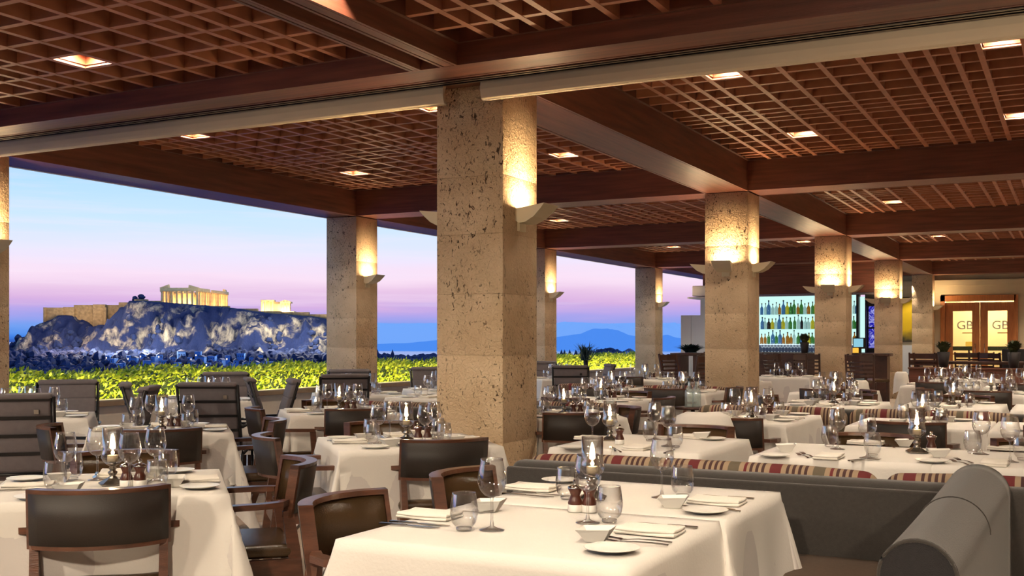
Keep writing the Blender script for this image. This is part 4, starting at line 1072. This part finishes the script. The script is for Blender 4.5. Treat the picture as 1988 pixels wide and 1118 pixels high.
MB().box(XP(1740,YW),XP(1800,YW),YW-.03,YW,.05,1.2).build('baseboard_far',M['white'],kind='structure')
light('picture_light','SPOT',(px0+.5,YW-.9,2.9),60,WARM,.05,rot=(rad(28),0,0),spot=70)
# ---- exterior: white screen wall + pavilion end
scr=empty('screen_wall',(0,0,0),0,label='pale blue-white rendered screen wall at the terrace end',category='wall',kind='thing')
Ys=27.3; xs0,xs1=XP(1322,Ys),XP(1362,Ys)
MB().box(xs0,(xs0+xs1)/2-.005,Ys,Ys+.12,0,ZP(1340,612,Ys)).build('panel',M['white'],scr); MB().box((xs0+xs1)/2+.005,xs1,Ys,Ys+.12,0,ZP(1340,612,Ys)).build('panel',M['white'],scr)
pv=empty('bar_pavilion',(0,0,0),0,label='white end wall and flat eave of the bar pavilion',category='building',kind='thing')
MB().box(XP(1362,27.2),XP(1380,27.2),27.1,27.8,0,2.62).build('wall',M['white'],pv); MB().rbox(XP(1346,27),XP(1400,27),26.9,27.9,2.47,2.74,.02,1).build('eave',M['white'],pv); MB().rbox(XP(1339,27),XP(1400,27),26.8,27.95,2.41,2.45,.01,1).build('fascia',M['white'],pv)
# ================================================================== PLANTER HEDGE
MB().box(-11.12,-10.95,-6,31.5,0,.51).build('trim_5',M['parapet'],kind='structure')
MB().rbox(-11.2,-10.87,-6,31.5,.51,.585,.01,1).build('trim_6',M['cap'],kind='structure')
def leafm():
    m,nt,N,L,b=nodes('hedge leaf'); b.inputs['Roughness'].default_value=.45
    g=N.new('ShaderNodeNewGeometry'); cr=N.new('ShaderNodeValToRGB'); e=cr.color_ramp.elements; e[0].color=lin((96,128,16))+(1,); e[1].color=lin((226,224,70))+(1,)
    L.new(g.outputs['Random Per Island'],cr.inputs[0]); L.new(cr.outputs[0],b.inputs['Base Color'])
    tr_=N.new('ShaderNodeBsdfTranslucent'); L.new(cr.outputs[0],tr_.inputs[0]); mx=N.new('ShaderNodeMixShader'); mx.inputs[0].default_value=.35; L.new(b.outputs[0],mx.inputs[1]); L.new(tr_.outputs[0],mx.inputs[2]); L.new(mx.outputs[0],nt.nodes['Material Output'].inputs[0]); return m
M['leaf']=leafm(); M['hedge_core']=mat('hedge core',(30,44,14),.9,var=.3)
hd=empty('hedge',(-11.5,8,0),0,label='bright yellow-green lit hedge along the terrace edge',category='hedge')
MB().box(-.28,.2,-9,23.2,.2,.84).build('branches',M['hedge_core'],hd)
rh=random.Random(5); hb=MB()
for i in range(30000):
    y=rh.uniform(-5,23.4); 
    if rh.random()<.55: x=rh.uniform(.12,.34); z=rh.uniform(.42,.9)
    else: x=rh.uniform(-.38,.3); z=.86+rh.uniform(-.05,.09)+.03*math.sin(y*2.3)
    L_=rh.uniform(.05,.10); w=L_*.2; d=Vector((rh.gauss(.6,.7),rh.gauss(0,.8),rh.gauss(.5,.6))).normalized(); sd=d.cross(Vector((rh.gauss(0,1),rh.gauss(0,1),rh.gauss(0,1)))).normalized()*w
    p=Vector((x,y,z)); hb.add([p,p+d*L_*.5+sd,p+d*L_,p+d*L_*.5-sd],[(0,1,2,3)])
hb.build('leaves',M['leaf'],hd,kind='stuff')
for i in range(14):
    y=3.2+2.1*i
    l=light('planter_light','AREA',(-11.02,y,.62),P_HEDGE,(1,.93,.5),.1,rot=(0,rad(98),0)); l.data.shape='RECTANGLE'; l.data.size=.12; l.data.size_y=2.0
a=(1137-994)/2110.
Z=24.; yq=leafy('yucca_plant',(-ST+a*CT)*Z,(CT+a*ST)*Z,.9,.42,.42,70,M['yucca'],'spiky dark yucca rising above the hedge between two columns',pot=False,spiky=True,seed=9); MB().tube([(0,0,-.9),(.02,0,-.4),(0,0,.05)],[.07,.06,.05],8).build('trunk',M['pot'],yq)
# ================================================================== DISTANT CITADEL HILL
def smooth(t): t=max(0,min(1,t)); return t*t*(3-2*t)
rockpx=[(20,735),(44,712),(56,690),(66,668),(76,650),(88,632),(105,622),(125,613),(160,612),(178,624),(190,635),(208,632),(232,622),(250,598),(272,586),(300,586),(400,594),(470,600),(520,608),(570,612),(612,615),(640,620),(662,650),(690,705),(720,735)]
def rtop(s):
    px=994+s*2110/825.
    if px<=rockpx[0][0]: return -32
    for (a,b),(c,d) in zip(rockpx,rockpx[1:]):
        if a<=px<=c:
            py=b+(d-b)*(px-a)/(c-a); return 1.35+(660-py)*825/2110.
    return -32
def apron(d): 
    pts=[(600,-42),(640,-31),(700,-20),(735,-14),(770,-8),(800,-3),(1100,-3)]
    for (a,b),(c,e) in zip(pts,pts[1:]):
        if a<=d<=c: return b+(e-b)*(d-a)/(c-a)
    return -42 if d<600 else -3
def H(s,d):
    n1=noise.noise(Vector((s/34,d/60,1.3))); n2=noise.noise(Vector((s/11,d/22,5.1))); n3=noise.noise(Vector((s/4.5,d/6,9.)))
    dd=d+16*n1+9*n2+3.5*n3
    top=rtop(s); side=smooth((s+405)/45)*smooth((-125-s)/25)
    ap=-34+(apron(d)+34)*smooth((s+440)/60)*smooth((-80-s)/60)
    t=smooth((dd-768)/44); 
    z=ap+(max(top,ap)-ap)*t
    if d>822: z=max(ap,top)+1.2*n2
    if d>950: z=z+(-34-z)*smooth((d-950)/60)
    z+=t*(1-t)*4*(4.2*n3+2.5*n2)+ .5*n3
    return z
ds=[600+8*i for i in range(19)]+[748+2*i for i in range(42)]+[832,838,848,860,880,910,940,960,985,1010]
ss=[-450+1.6*i for i in range(236)]
vs=[(s,d,H(s,d)) for d in ds for s in ss]; n=len(ss)
fs=[(j*n+i,j*n+i+1,(j+1)*n+i+1,(j+1)*n+i) for j in range(len(ds)-1) for i in range(n-1)]
def rockm():
    m,nt,N,L,b=nodes('cliff rock and scrub'); b.inputs['Roughness'].default_value=.95
    tc=N.new('ShaderNodeTexCoord'); g=N.new('ShaderNodeNewGeometry'); sp_=N.new('ShaderNodeSeparateXYZ'); L.new(g.outputs['True Normal'],sp_.inputs[0])
    n1=N.new('ShaderNodeTexNoise'); n1.inputs['Scale'].default_value=.055; n1.inputs['Detail'].default_value=7; L.new(tc.outputs['Object'],n1.inputs[0])
    n2=N.new('ShaderNodeTexNoise'); n2.inputs['Scale'].default_value=.22; n2.inputs['Detail'].default_value=8; n2.inputs['Roughness'].default_value=.7; mp=N.new('ShaderNodeMapping'); mp.inputs['Scale'].default_value=(1.3,1,.5); L.new(tc.outputs['Object'],mp.inputs[0]); L.new(mp.outputs[0],n2.inputs[0])
    cr=N.new('ShaderNodeValToRGB'); e=cr.color_ramp.elements; e[0].position=.38; e[0].color=lin((16,26,66))+(1,); e[1].position=.62; e[1].color=lin((176,164,148))+(1,); L.new(n2.outputs[0],cr.inputs[0])  # dark end carries the dusk blue of unlit rock
    # scrub, dusk blue put into its colour, where flat or by noise
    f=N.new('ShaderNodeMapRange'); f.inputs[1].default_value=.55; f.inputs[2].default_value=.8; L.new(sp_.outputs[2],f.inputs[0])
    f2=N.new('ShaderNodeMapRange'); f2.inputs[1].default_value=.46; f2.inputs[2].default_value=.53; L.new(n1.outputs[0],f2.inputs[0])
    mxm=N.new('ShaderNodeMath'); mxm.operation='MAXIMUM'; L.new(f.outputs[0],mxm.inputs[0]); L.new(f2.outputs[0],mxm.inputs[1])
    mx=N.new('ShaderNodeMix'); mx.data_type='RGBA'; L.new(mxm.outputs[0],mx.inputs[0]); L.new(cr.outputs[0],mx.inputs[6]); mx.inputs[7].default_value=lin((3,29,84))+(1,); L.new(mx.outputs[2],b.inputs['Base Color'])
    bu=N.new('ShaderNodeBump'); bu.inputs['Distance'].default_value=4; bu.inputs['Strength'].default_value=1; L.new(n2.outputs[0],bu.inputs['Height']); L.new(bu.outputs[0],b.inputs['Normal']); return m
M['rock']=rockm()
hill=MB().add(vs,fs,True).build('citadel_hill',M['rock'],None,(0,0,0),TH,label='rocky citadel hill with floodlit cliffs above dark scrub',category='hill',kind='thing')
def FP(px,py,Z): return ((px-994)/2110.*Z,Z,1.35+(660-py)/2110.*Z)   # local frame of the hill (rotated by TH)
M['cwall']=mat('citadel masonry',(150,122,84),.9,var=.3,scale=.5,bump=.6,bscale=2)
cw=empty('citadel_wall',(0,0,0),TH,label='long golden fortification wall crowning the left of the hill',category='wall',kind='thing')
secs=[(88,124,597,816),(124,145,596,817),(145,182,592,819),(182,205,591,816),(205,232,592,819),(232,262,587,817),(262,286,581,819),(286,312,584,822),(312,372,590,822),(372,445,594,823),(445,500,599,823),(500,545,604,822),(545,600,606,823),(600,640,610,822)]
for a,b,t_,d in secs:
    x0,_,zt=FP(a,t_,d); x1,_,_=FP(b,t_,d)
    zb=min(rtop(x0),rtop(x1),rtop((x0+x1)/2))-6
    q=MB().rbox(x0-.2,x1+.2,d-1.5,d+2.5,zb,zt,.3,1); 
    q.build('wall_section',M['cwall'],cw)
for a,d in ((88,815),(205,814),(232,815),(262,816)):
    x0,_,zt=FP(a,594,d); MB().rbox(x0-.9,x0+.9,d-1.8,d+1,rtop(x0)-8,zt-1,.2,1).build('buttress',M['cwall'],cw)
# Temple: large ruined doric temple
M['marble']=mat('floodlit marble',(232,198,142),.8,var=.12,scale=.4)
def temple():
    c0=FP(385,592,850); phi=rad(4.6)
    r=empty('temple',(0,0,0),TH-phi,label='large floodlit ruined temple with golden columns on the hilltop',category='temple')
    p=Matrix.Rotation(TH,3,'Z')@Vector((c0[0],c0[1],0)); r.location=(p.x,p.y,c0[2])
    # local: x from -31 to 0 facade, y 0..70
    MB().rbox(-31.8,.8,-.8,70.8,-4,-.6,.1,1).rbox(-31.3,.3,-.3,70.3,-.6,.2,.1,1).build('stylobate',M['marble'],r)
    cm=MB().lathe([(.98,.2),(.92,3),(.82,7),(.74,9.7),(1.0,10.1),(1.15,10.35),(1.15,10.7),(0,10.7)],12); c=None
    pos=[(-31+1.2+i*28.6/7,1.2) for i in range(8)]+[(-1.2,1.2+i*67.6/16) for i in range(1,17)]+[(-29.8,1.2+i*67.6/16) for i in range(1,17)]+[(-31+1.2+i*28.6/7,68.8) for i in range(1,7)]
    for (x,y) in pos:
        if c is None: c=cm.build('column',M['marble'],r,(x,y,0))
        else: link_mesh('column',c.data,r,(x,y,0))
    MB().rbox(-31,0,0,2.4,10.7,13.6,.1,1).rbox(-2.4,0,2.4,26,10.7,13.4,.1,1).rbox(-2.4,0,34,70,10.7,13.2,.1,1).rbox(-31,-28.6,2.4,70,10.7,13,.1,1).rbox(-28.6,-2.4,67.6,70,10.7,13.2,.1,1).build('entablature',M['marble'],r)
    MB().prism([(-31.3,13.6),(-24,16.2),(-23.6,13.6)],-.2,2.2).prism([(-8,13.6),(-7.6,15.8),(.2,13.6)],-.2,2.2).build('pediment',M['marble'],r)
    MB().prism([(-4.5,13.3),(-4.5,15.6),(-2,15.0),(-1.5,13.3)],68,70).build('pediment',M['marble'],r)
    MB().rbox(-25,-24,8,58,.2,9,.1,1).rbox(-7,-6,8,58,.2,8.5,.1,1).rbox(-25,-6,8,9,.2,9.5,.1,1).build('inner_wall',M['marble'],r)
    R3=Matrix.Rotation(TH-phi,3,'Z')
    for (x,y,z,pw) in [(-26,4.5,1.2,1),(-18,4.5,1.2,1),(-10,4.5,1.2,1),(-4.5,5,1.2,1),(-4,18,1.2,1),(-4,34,1.2,1),(-4,50,1.2,1),(-4,64,1.2,1),(-24,-7,-1,1.3),(-14,-7,-1,1.3),(-4,-7,-1,1.3),(6,10,-1,1.2),(6,32,-1,1.2),(6,54,-1,1.2)]:
        q=R3@Vector((x,y,z))+r.location; light('temple_light','POINT',q,P_TEMPLE*pw,(1,.62,.22),.4)
temple()
def small_temple():
    c0=FP(506,603,850); r=empty('small_temple',(0,0,0),TH+rad(4),label='small floodlit porch temple right of the large temple',category='temple')
    p=Matrix.Rotation(TH,3,'Z')@Vector((c0[0],c0[1],0)); r.location=(p.x,p.y,c0[2]-1)
    MB().rbox(-.5,26,-.5,12,-5,.6,.1,1).build('stylobate',M['marble'],r)
    cm=MB().lathe([(.5,.6),(.45,4),(.4,7.6),(.6,8),(.6,8.3),(0,8.3)],10); c=None
    for x,y in [(.6+i*2.9,.4) for i in range(4)]+[(15.5+i*2.3,.2) for i in range(4)]+[(.6,3.5),(.6,6.5)]:
        if c is None: c=cm.build('column',M['marble'],r,(x,y,0))
        else: link_mesh('column',c.data,r,(x,y,0))
    MB().rbox(0,10,0,11,8.3,9.6,.1,1).rbox(15,23.2,0,11,7.0,8.2,.1,1).build('entablature',M['marble'],r)
    MB().rbox(10,15,3,4,.6,6.6,.1,1).rbox(1,22,9,10,.6,8.3,.1,1).rbox(15,22.6,3,4,.6,7.2,.1,1).build('wall',M['marble'],r)
    MB().prism([(15,8.2),(19,9.6),(23.4,8.2)],0,1).build('pediment',M['marble'],r)
    R3=Matrix.Rotation(TH+rad(4),3,'Z')
    for (x,y,z) in [(2,-5,0),(9,-5,0),(16,-5,0),(22,-5,0),(4,4,1.5),(19,1.5,1.5)]:
        q=R3@Vector((x,y,z))+r.location; light('temple_light','POINT',q,P_TEMPLE*.7,(1,.78,.42),.4)
small_temple()
# floodlights on the cliffs
R3=Matrix.Rotation(TH,3,'Z')
for i,(px,py,d,pw,c) in enumerate([(105,655,766,.7,0),(130,650,764,.9,0),(160,655,766,.7,0),(150,602,800,.16,1),(110,608,800,.16,1),(200,608,800,.2,1),(245,602,800,.16,1),(190,668,762,.8,2),(215,678,760,.9,2),(243,668,764,1.,2),(290,660,764,1.,2),(300,630,772,.8,2),(285,675,758,.6,2),(375,625,772,.5,2),(400,632,770,.5,2),(350,668,756,.35,1),(470,630,770,.4,2),(520,640,764,1.,2),(545,635,764,1.2,2),(575,640,764,.9,2),(600,640,764,.9,2),(625,640,768,.9,2),(545,612,790,.5,2),(620,622,790,.5,2)]):
    x,y,z=FP(px,py,d-10); z=max(z,H(x,d-12)+9); q=R3@Vector((x,d-12,z))
    light('flood_light','POINT',q,P_FLOOD*pw,[(1,.72,.5),(1,.74,.4),(1,.9,.66)][c],.6)
# pine on the wall
M['tree']=mat('dusk-tinted foliage',(8,28,72),.95,var=.4,scale=.3)  # blue dusk haze is put into the foliage colour
def blob(b,x,y,z,rx,rz,rr,seg=6):
    pr=[(0,-rz)]+[(rx*math.cos(t),rz*math.sin(t)) for t in (-1,-.4,.2,.75,1.2)]+[(0,rz)]
    t=MB().lathe(pr,seg,sm=False); t.v=[(x+a*rr.uniform(.75,1.25),y+c*rr.uniform(.75,1.25),z+e*rr.uniform(.85,1.15)) for a,c,e in t.v]; b.add(t.v,t.f,False)
rt=random.Random(4)
x,y,z=FP(267,582,821); tr_=empty('hill_pine',(0,0,0),TH,label='dark pine silhouette standing on the citadel wall',category='tree')
b=MB()
for k in range(14): blob(b,x+rt.uniform(-4,4),y+rt.uniform(0,3),z+rt.uniform(-1,3.5),2.0,1.4,rt)
b.build('crown',M['tree'],tr_); MB().tube([(x,y+1,z-5),(x,y+1,z+1)],.3,6).build('trunk',M['tree'],tr_)
# city houses
M['house']=mat('pale dusk-tinted house',(72,116,190),.9,var=.15,scale=.2); M['roof']=mat('dusk-tinted roof',(86,90,120),.9); M['wind']=mat('dark window',(18,30,60),.3)  # walls and roofs take the blue dusk haze in their colour
M['litwin']=emis('lit window',(255,225,170),3.)
hs=[]
rc=random.Random(21)
tries=0
cand=[(220,700),(238,712),(250,694),(262,703),(278,690),(285,712),(300,701),(310,689),(322,708),(335,697),(345,714),(352,686),(366,693),(372,706),(385,688),(392,700),(404,711),(412,693),(424,686),(430,703),(442,697),(447,712),(458,704),(468,689),(478,716),(488,700),(497,711),(506,694),(515,706),(524,714),(232,722),(268,722),(300,720),(338,722),(380,719),(212,690)]
for i,(px,py) in enumerate(cand):
    d=700+ (724-py)*1.2+rc.uniform(-3,3); x=(px-994)/2110.*d; zg=H(x,d)
    w=rc.uniform(3.4,6.2)*.85; l=rc.uniform(3,5); h=rc.uniform(2.6,5)
    r=empty('city_house',(0,0,0),0,label='%s town house below the %s, %s row'%('gabled' if False else 'small blue-tinted','golden wall' if px<300 else ('large temple' if px<440 else 'small temple'),'upper' if py<698 else ('middle' if py<710 else 'lower')),category='house',group='town houses at the foot of the hill')
    p=R3@Vector((x,d,0)); r.location=(p.x,p.y,zg+.5); r.rotation_euler.z=TH+rc.uniform(-.5,.5)
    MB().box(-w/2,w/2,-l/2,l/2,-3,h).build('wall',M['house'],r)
    if rc.random()<.6: MB().prism([(-w/2-.3,h),(0,h+1.3),(w/2+.3,h)],-l/2-.2,l/2+.2).build('roof',M['roof'],r)
    else: MB().box(-w/2-.1,w/2+.1,-l/2-.1,l/2+.1,h,h+.3).build('roof',M['house'],r)
    for j in range(int(w//1.6)):
        xx=-w/2+.9+j*1.6
        MB().box(xx-.3,xx+.3,-l/2-.05,-l/2+.02,h*.45,h*.45+1).build('window',M['litwin'] if rc.random()<.06 else M['wind'],r)
# dusk trees on slope: stuff
b=MB(); rt=random.Random(8)
occ=[((px-994)/2110.*(700+(724-py)*1.2),700+(724-py)*1.2) for px,py in cand]
k=0
while k<1500:
    d=rt.uniform(615,790); px=rt.uniform(10,705); x=(px-994)/2110.*d
    if any(abs(x-a)<4.6 and -9<d-c<4 for a,c in occ): 
        if rt.random()<.93: k+=.3; continue
    if d>768 and noise.noise(Vector((x/30,d/30,0)))<.0: k+=.3; continue
    r_=rt.uniform(2.0,4.2)*(.7 if d>755 else 1); blob(b,x,d,H(x,d)+r_*.5,r_,r_*rt.uniform(.7,1.3),rt,6); k+=1
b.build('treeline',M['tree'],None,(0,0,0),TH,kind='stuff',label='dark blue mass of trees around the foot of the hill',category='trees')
# wooded ridge to the right
b=MB()
for k in range(900):
    d=rt.uniform(420,560); px=rt.uniform(640,1350); x=(px-994)/2110.*d
    hgt=-7.2+2.2*noise.noise(Vector((x/26,d/40,3)))+ (1.8*math.exp(-((px-1185)/38.)**2))+(d-490)*.02; r_=rt.uniform(2,4); blob(b,x,d,hgt-r_,r_,r_,rt,6)
for px in (728,733,1106,1118,1236,762,1090,1128,1141,1096):
    d=440; x=(px-994)/2110.*d; b.lathe([(1.0,-12),(1.2,-7),(.8,-4.5),(0,-2.4 if px not in (728,1236) else -.6)],6,x,d)
b.build('treeline',M['tree'],None,(0,0,0),TH,kind='stuff',label='low dark wooded ridge beyond the hedge on the right',category='trees')
# chapel on the ridge
x,y,z=FP(1222,688,430); r=empty('ridge_chapel',(0,0,0),0,label='tiny pale lit chapel on the wooded ridge by the column',category='building'); p=R3@Vector((x,y,0)); r.location=(p.x,p.y,z)
MB().box(-1.6,1.6,-1,1,-4,1.4).build('wall',M['house'],r); MB().prism([(-1.8,1.4),(0,2.4),(1.8,1.4)],-1.1,1.1).build('roof',M['roof'],r); MB().box(-.3,.3,-1.05,-1,-.2,.7).build('window',M['litwin'],r)
# land, sea, mountains
M['land']=mat('dusk-tinted plain',(30,58,100),.95,var=.3,scale=.01); M['sea']=mat('dusk sea',(90,140,200),.2,spec=.8)  # plain's base colour carries the blue of dusk haze
MB().box(-2500,2500,300,3200,-46,-45).build('ground_plain',M['land'],None,(0,0,0),TH,kind='structure')
MB().box(-14000,14000,3200,24000,-46,-45).build('sea',M['sea'],None,(0,0,0),TH,kind='structure')
M['mount']=mat('haze-tinted mountain',(140,188,240),1,spec=0); M['mount2']=mat('farther haze-tinted mountain',(204,224,250),1,spec=0)  # distance haze is painted into both mountain colours
def ridge(name,pts,d,depth,mt,label,amp):
    vs=[];fs=[]; n=160; a,b_=pts[0][0],pts[-1][0]
    for j in range(9):
        t=j/8; k=math.sin(PI*min(1,t*1.0)) if j<8 else 0
        for i in range(n+1):
            px=a+(b_-a)*i/n
            for (u,v),(w_,q) in zip(pts,pts[1:]):
                if u<=px<=w_: py=v+(q-v)*(px-u)/(w_-u); break
            dd=d+(t-.5)*depth; top=1.35+(660-py)/2110.*d
            z=-46+(top+46)*k*(1+(amp*noise.noise(Vector((px/22.,t*4,d/100.))) if 0<j<8 and abs(t-.5)>.05 else 0)*.5)
            if abs(t-.5)<.05: z+= (top+46)*.02*noise.noise(Vector((px/6.,1,1)))
            vs.append(((px-994)/2110.*d,dd,z))
    m_=n+1
    for j in range(8):
        for i in range(n): fs.append((j*m_+i,j*m_+i+1,(j+1)*m_+i+1,(j+1)*m_+i))
    MB().add(vs,fs,True).build(name,mt,None,(0,0,0),TH,label=label,category='mountain',kind='thing')
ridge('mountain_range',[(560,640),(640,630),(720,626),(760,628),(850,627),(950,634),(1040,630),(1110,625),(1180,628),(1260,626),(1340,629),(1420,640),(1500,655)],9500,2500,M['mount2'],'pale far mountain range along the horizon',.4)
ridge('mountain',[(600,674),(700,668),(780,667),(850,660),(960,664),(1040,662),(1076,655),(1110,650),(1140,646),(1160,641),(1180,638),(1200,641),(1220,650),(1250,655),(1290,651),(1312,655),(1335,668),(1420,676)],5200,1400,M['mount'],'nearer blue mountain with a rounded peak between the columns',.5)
